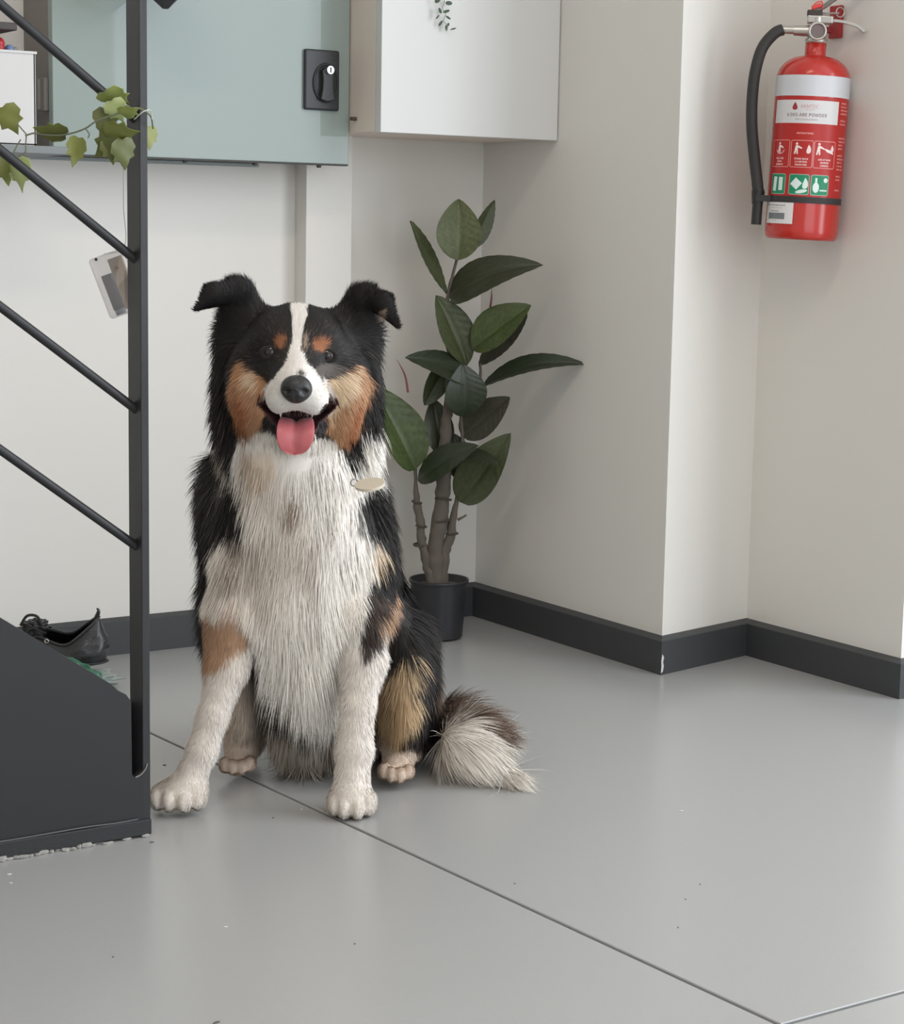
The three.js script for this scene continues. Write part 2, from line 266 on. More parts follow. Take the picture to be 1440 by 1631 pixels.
// ---------------------------------------------------------------- fire extinguisher
{
  const base = onX(1275, 384, 2.362), t = thing('fire_extinguisher', 'red dry powder fire extinguisher hanging on the wall with a black hose', 'extinguisher', [base.x, base.y, base.z]);
  t.rotation.order = 'YXZ'; t.rotation.y = Math.atan2(-base.x, -base.z); t.rotation.z = -0.036;
  const red = mat(srgb(188, 38, 28), 0.26, { clearcoat: 0.4, clearcoatRoughness: 0.12 }), chrome = mat(srgb(196, 192, 186), 0.28, { metalness: 0.9 }), rubber = mat(srgb(50, 48, 46), 0.62), R = 0.0625;
  const lathe = (pts, seg = 64) => new THREE.LatheGeometry(pts.map(([a, b]) => new THREE.Vector2(a, b)), seg);
  const prof = [[0, 0.006], [R - 0.010, 0.002], [R - 0.004, 0.003], [R - 0.001, 0.008], [R, 0.016], [R, 0.036], [R - 0.0006, 0.037], [R, 0.038], [R, 0.272]];
  for (let i = 1; i <= 14; i++) { const a = i / 14 * Math.PI / 2; prof.push([0.0185 + (R - 0.0185) * Math.cos(a), 0.272 + 0.040 * Math.sin(a)]); }
  prof.push([0.0178, 0.3145], [0.0178, 0.3345], [0, 0.3345]);
  mesh('cylinder', lathe(prof), red, t);
  const arc = (r, y0, y1, a0, a1) => new THREE.CylinderGeometry(r, r, y1 - y0, 48, 1, true, a0 * Math.PI / 180, (a1 - a0) * Math.PI / 180).translate(0, (y0 + y1) / 2, 0);
  mesh('white_band', arc(R + 0.0004, 0.242, 0.2765, -180, 180), mat(srgb(210, 210, 214), 0.4), t).userData.label = 'plain white band round the top of the cylinder';
  // printed instruction label
  const c = document.createElement('canvas'); c.width = 1066; c.height = 1000; const g = c.getContext('2d'), X = (a) => (a + 72) / 160 * 1066, Y = (y) => (0.2405 - y) / 0.1655 * 1000;
  g.fillStyle = '#b3211b'; g.fillRect(0, 0, 1066, 1000);
  g.fillStyle = '#d9d6d6'; g.fillRect(X(-66), Y(0.235), X(47) - X(-66), Y(0.1965) - Y(0.235));
  g.textAlign = 'center'; g.fillStyle = '#c05a5e';
  g.beginPath(); g.moveTo(X(-25), Y(0.2315)); g.bezierCurveTo(X(-20), Y(0.224), X(-19), Y(0.2185), X(-25), Y(0.2185)); g.bezierCurveTo(X(-31), Y(0.2185), X(-30), Y(0.224), X(-25), Y(0.2315)); g.fillStyle = '#a02a34'; g.fill();
  g.fillStyle = '#c98a8c'; g.font = '50px sans-serif'; g.fillText('ARMTEC', X(-2), Y(0.2215)); g.font = '18px sans-serif'; g.fillText('FIRE SAFETY', X(-1), Y(0.2178));
  g.fillStyle = '#8a7478'; g.font = 'bold 46px sans-serif'; g.fillText('4.5KG ABE POWDER', X(-6), Y(0.2078)); g.font = '26px sans-serif'; g.fillText('FIRE EXTINGUISHER', X(-6), Y(0.2013));
  g.fillStyle = '#f0b8b0'; g.font = 'bold 24px sans-serif'; g.fillText('INSTRUCTIONS', X(-6), Y(0.1785));
  const rrect = (x, y, w, h, r) => { g.beginPath(); g.roundRect(x, y, w, h, r); };
  const man = (x, y, s, arm) => { g.beginPath(); g.arc(x, y, 11 * s, 0, 7); g.fill(); g.beginPath(); g.moveTo(x - 10 * s, y + 14 * s); g.lineTo(x + 12 * s, y + 14 * s); g.lineTo(x + arm * 50 * s, y + 34 * s); g.lineTo(x + arm * 46 * s, y + 44 * s); g.lineTo(x + 10 * s, y + 34 * s); g.lineTo(x + 14 * s, y + 90 * s); g.lineTo(x, y + 90 * s); g.lineTo(x, y + 56 * s); g.lineTo(x - 12 * s, y + 90 * s); g.lineTo(x - 24 * s, y + 90 * s); g.closePath(); g.fill(); };
  const flame = (x, y, s) => { g.beginPath(); g.moveTo(x, y - 50 * s); g.bezierCurveTo(x + 40 * s, y - 10 * s, x + 30 * s, y + 40 * s, x, y + 40 * s); g.bezierCurveTo(x - 34 * s, y + 40 * s, x - 20 * s, y, x, y - 50 * s); g.fill(); };
  g.lineWidth = 5;
  [[-64, -29, ['PULL PIN', 'HOLD', 'UPRIGHT']], [-26, 8, ['STAND BACK', '2.5 METRES', 'FROM FIRE']], [10, 46, ['AIM AT BASE', 'SQUEEZE', 'HANDLE']]].forEach(([a, b, words], i) => {
    const x0 = X(a), x1 = X(b), y0 = Y(0.168), y1 = Y(0.1235), xc = (x0 + x1) / 2;
    g.strokeStyle = '#efb3ae'; rrect(x0, y0, x1 - x0, y1 - y0, 14); g.stroke(); g.fillStyle = '#efdcd8';
    if (i === 0) { man(xc - 10, y0 + 34, 1.1, 1); g.beginPath(); g.lineWidth = 9; g.arc(xc, y0 + 78, 58, 0.3, 2.8); g.stroke(); g.lineWidth = 5; }
    if (i === 1) { man(x0 + 60, y0 + 34, 1.15, 1); flame(x1 - 44, y0 + 90, 1.0); }
    if (i === 2) { man(x0 + 50, y0 + 30, 1.2, 1); g.beginPath(); g.moveTo(x0 + 95, y0 + 68); g.lineTo(x1 - 30, y0 + 92); g.lineTo(x1 - 20, y0 + 128); g.lineTo(x0 + 140, y0 + 106); g.fill(); flame(x1 - 40, y0 + 72, 0.8); }
    g.font = 'bold 24px sans-serif'; words.forEach((w, k) => g.fillText(w, xc, y1 - 76 + k * 30));
  });
  [[-62, -32], [-25, 6], [9, 38]].forEach(([a, b], i) => {
    const x0 = X(a), x1 = X(b), y0 = Y(0.1115), y1 = Y(0.078); g.fillStyle = '#12875c'; rrect(x0, y0, x1 - x0, y1 - y0, 18); g.fill(); g.strokeStyle = '#b9c7bf'; g.stroke(); g.fillStyle = '#dfeae4';
    const w = x1 - x0, h = y1 - y0;
    if (i === 0) { g.save(); g.translate(x0 + w * 0.3, y0 + h * 0.5); g.rotate(0.08); g.fillRect(-26, -h * 0.36, 50, h * 0.72); g.restore(); g.fillRect(x0 + w * 0.58, y0 + h * 0.16, 52, h * 0.66); g.fillStyle = '#12875c'; flame(x0 + w * 0.52, y0 + h * 0.5, 0.5); }
    if (i === 1) { g.save(); g.translate(x0 + w * 0.36, y0 + h * 0.46); g.rotate(0.7); g.fillRect(-44, -44, 88, 88); g.restore(); flame(x0 + w * 0.8, y0 + h * 0.46, 1.25); g.beginPath(); g.ellipse(x0 + w * 0.64, y0 + h * 0.84, 62, 18, -0.2, 0, 7); g.fill(); }
    if (i === 2) { g.beginPath(); g.ellipse(x0 + w * 0.28, y0 + h * 0.62, 34, 52, 0, 0, 7); g.fill(); g.fillRect(x0 + w * 0.22, y0 + h * 0.14, 22, 50); g.fillRect(x0 + w * 0.5, y0 + h * 0.72, 84, 14); g.beginPath(); g.arc(x0 + w * 0.82, y0 + h * 0.24, 24, 0, 7); g.fill(); }
  });
  g.textAlign = 'left'; g.fillStyle = '#eab5b0'; g.font = 'bold 22px sans-serif';
  ['WARNING', 'DO NOT USE', 'ON FLAMMABLE', 'COOKING OILS', '', 'AFTER USE', 'RECHARGE', '', '', '', 'MAINTENANCE', 'CHECK GAUGE', 'EVERY 6', 'MONTHS', '', 'CAPACITY', 'RANGE 4-6 M', 'TIME 13 S', 'CLASS ABE', 'TEMP -20/60', '', 'MADE TO', 'AS 1841', '', '', 'SERVICE'].forEach((w, k) => g.fillText(w, X(53), 52 + k * 35));
  const tex = new THREE.CanvasTexture(c); tex.colorSpace = THREE.SRGBColorSpace; tex.anisotropy = 8;
  mesh('instruction_label', arc(R + 0.0004, 0.075, 0.2405, -72, 88), mat(0xffffff, 0.4, { map: tex }), t).userData.label = 'red printed label with white title, pictograms and green icons';
  mesh('strap', merge([arc(R + 0.0012, 0.064, 0.0745, -180, 180), boxAt(-0.081, -0.055, 0.064, 0.0745, 0.012, 0.03)]), rubber, t);
  const s = document.createElement('canvas'); s.width = 256; s.height = 216; const k = s.getContext('2d'); k.fillStyle = '#e4e0de'; k.fillRect(0, 0, 256, 216); k.fillStyle = '#555'; k.font = 'bold 24px sans-serif'; k.fillText('Fire Equipment', 18, 38); k.font = '15px sans-serif'; k.fillStyle = '#777'; k.fillText('Inspection record', 52, 62); k.fillStyle = '#444'; k.font = 'bold 18px sans-serif'; k.fillText('SERVICED', 62, 96); k.fillStyle = '#6e7274'; k.fillRect(36, 108, 158, 64); k.fillStyle = '#8b8f90'; for (let i = 0; i < 28; i++) k.fillRect(40 + i * 5.4, 110, 1 + (i * 7) % 3, 60); k.fillStyle = '#666'; k.font = '15px sans-serif'; k.fillText('2.5-23', 84, 194);
  const st = new THREE.CanvasTexture(s); st.colorSpace = THREE.SRGBColorSpace;
  mesh('service_sticker', arc(R + 0.0006, 0.028, 0.0638, -72, -15), mat(0xffffff, 0.5, { map: st }), t).userData.label = 'white service sticker with a barcode';
  mesh('neck_ring', lathe([[0.0178, 0.334], [0.0195, 0.336], [0.0195, 0.340], [0.016, 0.342], [0.013, 0.345]], 32), chrome, t);
  const valve = mesh('valve_body', merge([new THREE.CylinderGeometry(0.013, 0.015, 0.04, 24).translate(0, 0.357, 0), boxAt(-0.018, 0.026, 0.366, 0.380, -0.012, 0.012, 0.003)]), chrome, t);
  mesh('outlet', merge([new THREE.CylinderGeometry(0.0085, 0.0098, 0.026, 20).rotateZ(Math.PI / 2).translate(-0.026, 0.354, 0), new THREE.CylinderGeometry(0.0068, 0.0068, 0.022, 20).rotateZ(Math.PI / 2).translate(-0.047, 0.3545, 0)]), chrome, valve);
  const gauge = mesh('gauge', merge([new THREE.TorusGeometry(0.0135, 0.0022, 10, 36).translate(0.001, 0.352, 0.024), new THREE.CylinderGeometry(0.0135, 0.0135, 0.012, 30).rotateX(Math.PI / 2).translate(0.001, 0.352, 0.016)]), chrome, t);
  mesh('gauge_face', new THREE.CylinderGeometry(0.0122, 0.0122, 0.001, 30).rotateX(Math.PI / 2).translate(0.001, 0.352, 0.0226), mat(srgb(128, 112, 110), 0.25), gauge);
  const lever = (pts, w, h, m, name) => { const crv = new THREE.CatmullRomCurve3(pts.map(([x, y]) => v3(x, y, 0))), shp = new THREE.Shape([[-w, -h], [w, -h], [w, h], [-w, h]].map(([a, b]) => new THREE.Vector2(a, b))); return mesh(name, new THREE.ExtrudeGeometry(shp, { steps: 30, extrudePath: crv, bevelEnabled: false }), m, t); };
  lever([[-0.018, 0.369], [0.012, 0.372], [0.045, 0.3705], [0.068, 0.364], [0.079, 0.356]], 0.008, 0.0022, chrome, 'carry_handle');
  lever([[-0.016, 0.384], [0.006, 0.394], [0.03, 0.412], [0.055, 0.424], [0.075, 0.430]], 0.0085, 0.0034, mat(srgb(122, 118, 112), 0.4, { metalness: 0.6 }), 'squeeze_lever');
  mesh('pivot_block', rbox(0.026, 0.012, 0.018, 0.003).translate(-0.006, 0.383, 0), mat(srgb(74, 68, 64), 0.4, { metalness: 0.5 }), t);
  mesh('safety_pin', merge([new THREE.CylinderGeometry(0.0016, 0.0016, 0.036, 8).rotateZ(Math.PI / 2).rotateY(-0.5).translate(0.018, 0.383, 0.012), new THREE.TorusGeometry(0.008, 0.0011, 6, 20).rotateY(0.6).translate(0.036, 0.386, 0.008)]), chrome, t);
  mesh('red_seal', merge([rbox(0.016, 0.007, 0.012, 0.002).rotateZ(0.35).translate(-0.004, 0.394, 0.009), tube([v3(-0.012, 0.388, 0.012), v3(-0.006, 0.399, 0.014), v3(0.004, 0.402, 0.012), v3(0.006, 0.39, 0.012)], 0.0012, 20, 6)]), mat(srgb(226, 70, 66), 0.4), t).userData.label = 'bright red plastic tamper seal';
  const hosePts = [[1255, 53, 0], [1238, 57, 0.002], [1217, 80, 0.004], [1205, 115, 0.006], [1199, 160, 0.008], [1198, 205, 0.010], [1202, 255, 0.012], [1207, 300, 0.016], [1208, 315, 0.018]].map(([x, y, z]) => v3((x - (1275 + (385 - y) * 0.079)) / 935, (385 - y) / 935, z));
  hosePts[0].set(-0.058, 0.3545, 0);
  mesh('hose', tube(hosePts, 0.0098, 60, 16), rubber, t);
  mesh('nozzle', merge([new THREE.CylinderGeometry(0.0115, 0.0095, 0.022, 20).translate(-0.078, 0.070, 0.018), new THREE.CylinderGeometry(0.0088, 0.0088, 0.04, 20).translate(-0.0775, 0.044, 0.018), new THREE.CylinderGeometry(0.0105, 0.0105, 0.003, 20).translate(-0.078, 0.083, 0.018)]), mat(srgb(42, 40, 40), 0.5), t);
  // bracket on the wall behind the valve
  const br = mesh('wall_bracket', boxAt(-0.004, 0.004, -0.03, 0.025, -0.014, 0.014, 0.002), mat(srgb(160, 34, 34), 0.45));
  tag(br, 'red metal bracket on the wall behind the extinguisher valve', 'bracket'); br.position.set(2.4305, base.y + 0.377, base.z - 0.008);
  const hook = mesh('hook', merge([boxAt(-0.052, 0, -0.006, 0.004, -0.006, 0.006, 0.001)]), mat(srgb(150, 40, 40), 0.45), br); hook.position.set(0, -0.014, -0.012); hook.rotation.y = -0.75;
}
// ---------------------------------------------------------------- stair balustrade
{
  const Z = -2.247, steel = mat(srgb(36, 36, 38), 0.45, { bumpMap: wallBump, bumpScale: 0.0005 }), t = thing('stair_balustrade', 'charcoal steel stair side plate with a flat post and sloping round rails', 'balustrade', [0.998, 0, Z]);
  const yTop = (x) => 0.299 - 0.69 * (x - 0.819), sh = (pts) => new THREE.Shape(pts.map(([x, y]) => new THREE.Vector2(x - 0.998, y)));
  const plate = sh([[1.0085, 0.003], [1.0085, 0.100], [1.003, 0.093], [0.996, 0.086], [0.987, 0.080], [0.9835, 0.084], [0.9828, 0.180], [0.976, 0.1895], [0.965, 0.196], [0.955, 0.206], [-1.0, yTop(-1.0)], [-1.0, 1.0], [-1.4, 1.0], [0.3, 0.003]]);
  mesh('side_plate', new THREE.ExtrudeGeometry(plate, { depth: 0.009, bevelEnabled: true, bevelThickness: 0.0006, bevelSize: 0.0006, bevelSegments: 1, bevelOffset: -0.0006 }).translate(0, 0, -0.010), steel, t);
  mesh('foot_strip', boxAt(0.3 - 0.998, 0.0105, 0.003, 0.0235, -0.002, 0.0035, 0.0015), steel, t);
  const post = mesh('post', boxAt(0, 0.0105, 0.003, 1.42, -0.04, -0.0003, 0.0012), steel, t);
  const slope = -0.742, ends = [[0.944, 0.947], [0.992, 0.741], [0.994, 0.553], [0.994, 0.379]];
  for (const [x, y] of [[0.992, 1.12], ...ends]) {
    const y1 = y + slope * (1.003 - x), x0 = -1.2, y0 = y1 + slope * (x0 - 1.003), dx = 1.003 - x0, len = Math.hypot(dx, y1 - y0);
    const g = new THREE.CylinderGeometry(0.0058, 0.0058, len, 14).rotateZ(Math.PI / 2 + Math.atan(slope)).translate((x0 + 1.003) / 2 - 0.998, (y0 + y1) / 2, -0.0205);
    mesh('rail', g, steel, t);
  }
  const hx = -1.2, hy = 1.40 + slope * (hx - 1.003);
  mesh('handrail', rbox(Math.hypot(1.003 - hx, hy - 1.40) + 0.04, 0.012, 0.045, 0.003).rotateZ(Math.atan(slope)).translate((hx + 1.003) / 2 - 0.998, (hy + 1.40) / 2 + 0.02, -0.02), steel, t);
  mesh('closing_plate', boxAt(-0.034, 0.0005, 0.002, 0.168, -0.046, -0.0405), steel, t);
  const chipM = mat(srgb(132, 132, 130), 0.8);
  mesh('chipped_edge', tube([v3(-0.0105, 0.0805, 0.0006), v3(-0.004, 0.0825, 0.0008), v3(0.003, 0.0895, 0.0008), v3(0.006, 0.0965, 0.0006)], 0.0008, 16, 6), chipM, t).userData.label = 'bare chipped metal edge';
  mesh('weld_line', tube([0.5, 0.62, 0.75, 0.82, 0.87, 0.92, 0.96, 0.99].map((x, i) => v3(x - 0.998, 0.0245 + (i % 3) * 0.0006, 0.002)), 0.0012, 40, 6), mat(srgb(84, 84, 85), 0.6), t);
  // crumbling mortar under the plate
  const mort = thing('mortar_bed', 'broken pale mortar crumbs along the foot of the stair plate', 'mortar', [0.998, 0, Z]);
  const mm = mat(srgb(150, 148, 143), 0.95);
  for (let i = 0; i < 34; i++) {
    const g = new THREE.IcosahedronGeometry(1, 0), s = [rr(0.004, 0.011), rr(0.002, 0.0042), rr(0.003, 0.006)], x = -0.30 + i * 0.0092;
    if (i > 25 && i % 3) continue;
    const p = g.attributes.position, cache = {}; for (let k = 0; k < p.count; k++) { const key = [p.getX(k), p.getY(k), p.getZ(k)].map((q) => q.toFixed(2)).join(); const j = cache[key] ??= rr(0.75, 1.2); p.setXYZ(k, p.getX(k) * s[0] * j, p.getY(k) * s[1] * j, p.getZ(k) * s[2] * j); }
    g.computeVertexNormals(); g.translate(x, s[1] * 0.6, 0.001 + rr(-0.001, 0.004)); mesh('mortar_piece', g, mm, mort);
  }
}
// ---------------------------------------------------------------- clear battery case hanging behind the post
{
  const p = atT(186, 452, 2.50), t = thing('battery_case', 'clear plastic battery case with a black cell hanging behind the stair post', 'battery case', [p.x, p.y, p.z]);
  t.rotation.order = 'YXZ'; t.rotation.y = -YAW; t.rotation.z = 0.36;
  const clear = mat(srgb(236, 234, 234), 0.12, { transmission: 0.85, thickness: 0, ior: 1.45 });
  mesh('case', rbox(0.046, 0.08, 0.018, 0.005, 3), clear, t);
  mesh('battery', new THREE.CylinderGeometry(0.0075, 0.0075, 0.046, 18).translate(-0.008, -0.008, 0.0005), mat(srgb(34, 34, 38), 0.45), t);
  mesh('battery_tip', new THREE.CylinderGeometry(0.0066, 0.0066, 0.014, 18).translate(-0.008, -0.031, -0.0008), mat(srgb(110, 108, 122), 0.35), t);
  mesh('cover', rbox(0.020, 0.066, 0.003, 0.001).translate(0.0105, -0.001, 0.0075), mat(srgb(178, 165, 152), 0.6), t);
  mesh('screw', new THREE.CylinderGeometry(0.002, 0.002, 0.003, 10).rotateX(Math.PI / 2).translate(0.009, 0.018, 0.0093), mat(srgb(120, 104, 92), 0.5), t);
  mesh('wire_hole', new THREE.SphereGeometry(0.002, 10, 8).translate(-0.012, 0.037, 0.0095), mat(srgb(36, 36, 36), 0.6), t);
  t.updateMatrixWorld();
  const q = (a, b, d) => t.worldToLocal(atT(a, b, d));
  mesh('wire', tube([v3(-0.002, 0.04, 0), q(197, 395, 2.51), q(197, 330, 2.515), q(197, 268, 2.52), q(200, 200, 2.53), q(208, 180, 2.535)], 0.0006, 40, 5), mat(srgb(160, 158, 150), 0.4), t);
}
// ---------------------------------------------------------------- ivy on the post
function ivyLeafGeo(size, bend) {
  const out = [[0, -0.5], [0.18, -0.52], [0.42, -0.42], [0.5, -0.12], [0.36, 0.02], [0.42, 0.2], [0.2, 0.24], [0.02, 0.62]], s = new THREE.Shape();
  s.moveTo(0, -0.46); for (let i = 1; i < out.length; i++) s.lineTo(out[i][0], out[i][1]); for (let i = out.length - 2; i > 0; i--) s.lineTo(-out[i][0], out[i][1]); s.closePath();
  let g = new THREE.ExtrudeGeometry(s, { depth: 0.012, bevelEnabled: true, bevelSize: 0.02, bevelThickness: 0.006, bevelSegments: 1, curveSegments: 2 });
  // refine by splitting triangles once so that it can bend
  const p = g.attributes.position.array; let tri = [];
  for (let i = 0; i < p.length; i += 9) tri.push([v3(p[i], p[i + 1], p[i + 2]), v3(p[i + 3], p[i + 4], p[i + 5]), v3(p[i + 6], p[i + 7], p[i + 8])]);
  for (let k = 0; k < 2; k++) tri = tri.flatMap(([a, b, c]) => { const ab = a.clone().lerp(b, 0.5), bc = b.clone().lerp(c, 0.5), ca = c.clone().lerp(a, 0.5); return [[a, ab, ca], [ab, b, bc], [ca, bc, c], [ab, bc, ca]]; });
  const pos = []; for (const t of tri) for (const q of t) { const z = q.z - bend * 0.5 * Math.abs(q.x) - bend * 0.55 * q.y * q.y + 0.03 * Math.sin(q.x * 9) * Math.cos(q.y * 7); pos.push(q.x * size, q.y * size, z * size); }
  g = new THREE.BufferGeometry(); g.setAttribute('position', new THREE.Float32BufferAttribute(pos, 3)); g.setAttribute('uv', new THREE.Float32BufferAttribute(new Float32Array(pos.length / 3 * 2), 2)); g = mergeVertices(g, 1e-5); g.computeVertexNormals(); return g;
}
{
  const T = 2.425, o = atT(200, 190, T), t = thing('ivy_garland', 'olive green ivy garland wound round the stair post and rail', 'ivy', [o.x, o.y, o.z]);
  const L = (a, b, d = T) => atT(a, b, d).sub(o), cols = [srgb(132, 136, 68), srgb(110, 116, 54), srgb(154, 164, 92), srgb(94, 100, 50), srgb(174, 186, 126)].map((c) => mat(c, 0.5, { transmission: 0.12, thickness: 0 }));
  const stemM = mat(srgb(112, 116, 92), 0.6), pale = mat(srgb(190, 192, 178), 0.5);
  mesh('stem', tube([L(40, 216), L(55, 212), L(68, 214), L(100, 215), L(135, 205, T - 0.005), L(150, 195, T - 0.01), L(175, 185, T - 0.012), L(196, 178, T - 0.012), L(218, 172, T - 0.008), L(239, 184, T - 0.002), L(244, 205, T + 0.012)], 0.0011, 60, 6), stemM, t);
  for (const pts of [[[28, 198], [35, 206], [42, 214]], [[42, 214], [41, 228], [40, 242], [30, 248]], [[18, 250], [27, 232], [33, 222]], [[137, 206], [142, 214], [140, 220]]]) mesh('stem', tube(pts.map(([a, b]) => L(a, b, T - 0.004)), 0.0009, 16, 5), stemM, t);
  mesh('tie_wire', tube([L(214, 190, T - 0.012), L(228, 178, T - 0.016), L(240, 176, T - 0.006), L(242, 190, T)], 0.0007, 20, 5), pale, t);
  // centre x, y, size px, turn of the tip (0 up, + clockwise), yaw, pitch, colour, depth
  const leaves = [[15, 190, 42, 150, 0.2, 0.3, 0, 0], [82, 211, 44, -72, 0.1, 0.95, 1, 0], [122, 240, 40, 190, 0.95, 0.1, 0, 0], [184, 157, 46, 125, 0.3, 1.05, 2, -0.008], [172, 188, 40, 70, 0.2, -0.3, 3, 0.0], [186, 176, 34, 150, 0.2, 0.4, 4, -0.012], [206, 178, 30, 60, 0, 0.95, 2, -0.016], [192, 214, 46, 80, 0.1, 0.7, 1, -0.012], [170, 232, 46, 230, -0.3, 0.2, 3, -0.006], [178, 240, 34, 170, 0.4, 0.1, 1, -0.002], [198, 244, 42, 165, 0.75, 0.2, 3, -0.01], [239, 218, 32, 180, 0.9, 0, 0, 0.03], [10, 270, 40, 165, 0.7, 0.1, 1, 0], [31, 276, 46, 178, -0.6, 0.1, 4, -0.008]];
  for (const [x, y, s, turn, yaw, pitch, c, d] of leaves) {
    const m = mesh('leaf', ivyLeafGeo(s / 1220, rr(0.12, 0.3)), cols[c], t); m.position.copy(L(x, y, T + d));
    m.rotation.order = 'YXZ'; m.quaternion.setFromEuler(new THREE.Euler(0, -YAW, 0)).multiply(new THREE.Quaternion().setFromEuler(new THREE.Euler(pitch, yaw, 0, 'YXZ'))).multiply(new THREE.Quaternion().setFromAxisAngle(v3(0, 0, 1), -turn * Math.PI / 180));
  }
}
// ---------------------------------------------------------------- rubber plant in the corner
{
  const TP = 3.70, pc = v3(1.998, 0, -3.113), t = thing('rubber_plant', 'artificial rubber plant with dark green leaves in a small black pot', 'plant', [pc.x, 0, pc.z]);
  const L = (a, b, d = 0) => atT(a, b, TP + d).sub(pc), black = mat(srgb(44, 44, 47), 0.38), bark = mat(srgb(98, 90, 81), 0.9, { bumpMap: noiseTex(128, 16, 3, 0, 1, 20, 20), bumpScale: 0.001 });
  mesh('pot', new THREE.LatheGeometry([[0, 0.002], [0.044, 0.002], [0.0465, 0.005], [0.0545, 0.108], [0.0572, 0.109], [0.0578, 0.114], [0.0565, 0.116], [0.053, 0.114], [0.0505, 0.09], [0, 0.09]].map(([a, b]) => new THREE.Vector2(a, b)), 56), black, t);
  mesh('soil', new THREE.CylinderGeometry(0.0512, 0.0505, 0.012, 40).translate(0, 0.0955, 0), mat(srgb(122, 112, 100), 0.95, { bumpMap: noiseTex(256, 24, 3, 0, 1, 1, 1), bumpScale: 0.004 }), t);
  const trunk = (pts, radii, seg = 60) => mesh('stem', taperTube(pts, radii, seg, 14, 0.28, 110), bark, t);
  trunk([v3(-0.004, 0.09, 0), L(694, 880), L(700, 835), L(706, 785), L(708, 740), L(709, 690), L(714, 640), L(716, 590), L(716, 540), L(713, 500), L(714, 468), L(721, 438), L(729, 408)], [0.018, 0.016, 0.0155, 0.0145, 0.0135, 0.012, 0.010, 0.008, 0.005, 0.0045, 0.004, 0.0032, 0.0025]);
  trunk([v3(-0.012, 0.09, 0.002), L(681, 890), L(672, 865), L(670, 835), L(664, 802), L(662, 760), L(661, 735)], [0.013, 0.012, 0.0095, 0.0085, 0.0075, 0.004, 0.0032]);
  trunk([v3(0.006, 0.09, 0.002), L(708, 880), L(717, 855), L(722, 825), L(729, 790), L(735, 755), L(737, 700), L(735, 660), L(748, 630), L(765, 600), L(764, 575)], [0.013, 0.0115, 0.0105, 0.007, 0.0045, 0.004, 0.004, 0.0035, 0.003, 0.003, 0.0025]);
  trunk([L(729, 828), L(737, 824), L(743, 820)], [0.0028, 0.0022, 0.002], 8);
  trunk([L(714, 560), L(706, 530), L(702, 517)], [0.003, 0.002, 0.0018], 8);
  for (const [x, y, r] of [[664, 800, 0.0095], [671, 838, 0.0105], [706, 795, 0.0165], [703, 830, 0.0175], [720, 850, 0.0118], [708, 745, 0.0152], [668, 868, 0.0118]]) mesh('ring_scar', new THREE.TorusGeometry(r * 0.9, 0.0022, 6, 18).rotateX(Math.PI / 2 + rr(-0.15, 0.15)).rotateZ(rr(-0.2, 0.2)).translate(...L(x, y).toArray()), bark, t);
  // leaf between base and tip, half width w (m), n: facing hint, bow: arch of the midrib, fold: V of the blade
  const up = v3(0, 1, 0), toCam = flatF.clone().negate(), side = v3(Math.cos(YAW), 0, Math.sin(YAW));
  function leaf(b, tp, w, hint, bow, fold, m, curl = 0, shape = 0.85) {
    const n = v3(0, 0, 0).addScaledVector(side, hint[0]).addScaledVector(up, hint[1]).addScaledVector(toCam, hint[2]).normalize();
    const ax = tp.clone().sub(b), len = ax.length(); ax.normalize(); const sd = ax.clone().cross(n).normalize(), nn = sd.clone().cross(ax).normalize();
    const NS = 26, NT = 12, pos = [], uv = [], idx = [];
    for (const face of [1, -1]) for (let i = 0; i <= NS; i++) for (let j = 0; j <= NT; j++) {
      const s = i / NS, u = j / NT * 2 - 1, hw = w * Math.pow(Math.sin(Math.PI * Math.pow(s, shape)), 0.75) * (1 - 0.0 * s);
      const c = b.clone().addScaledVector(ax, len * s).addScaledVector(nn, bow * 4 * s * (1 - s) + curl * s * s * s);
      const ripple = 0.0011 * Math.sin((s * 9 + Math.abs(u) * 1.6) * 6.28) * Math.abs(u) * (1 - Math.abs(u) * 0.5);
      c.addScaledVector(sd, hw * u * Math.cos(fold * Math.abs(u))).addScaledVector(nn, hw * Math.abs(u) * Math.sin(fold) + ripple - 0.0016 * Math.exp(-u * u * 220) + face * 0.0004);
      pos.push(c.x, c.y, c.z); uv.push(s, j / NT);
    }
    const W = NT + 1, N = (NS + 1) * W;
    for (let f = 0; f < 2; f++) for (let i = 0; i < NS; i++) for (let j = 0; j < NT; j++) { const a = f * N + i * W + j, q = [a, a + W, a + 1, a + 1, a + W, a + W + 1]; idx.push(...(f ? q.reverse() : q)); }
    for (let i = 0; i < NS; i++) for (const j of [0, NT]) { const a = i * W + j, c2 = a + N; idx.push(a, c2, a + W, c2, c2 + W, a + W); }
    const g = new THREE.BufferGeometry(); g.setAttribute('position', new THREE.Float32BufferAttribute(pos, 3)); g.setAttribute('uv', new THREE.Float32BufferAttribute(uv, 2)); g.setIndex(idx); g.computeVertexNormals();
    const o = mesh('leaf', g, m, t); return o;
  }
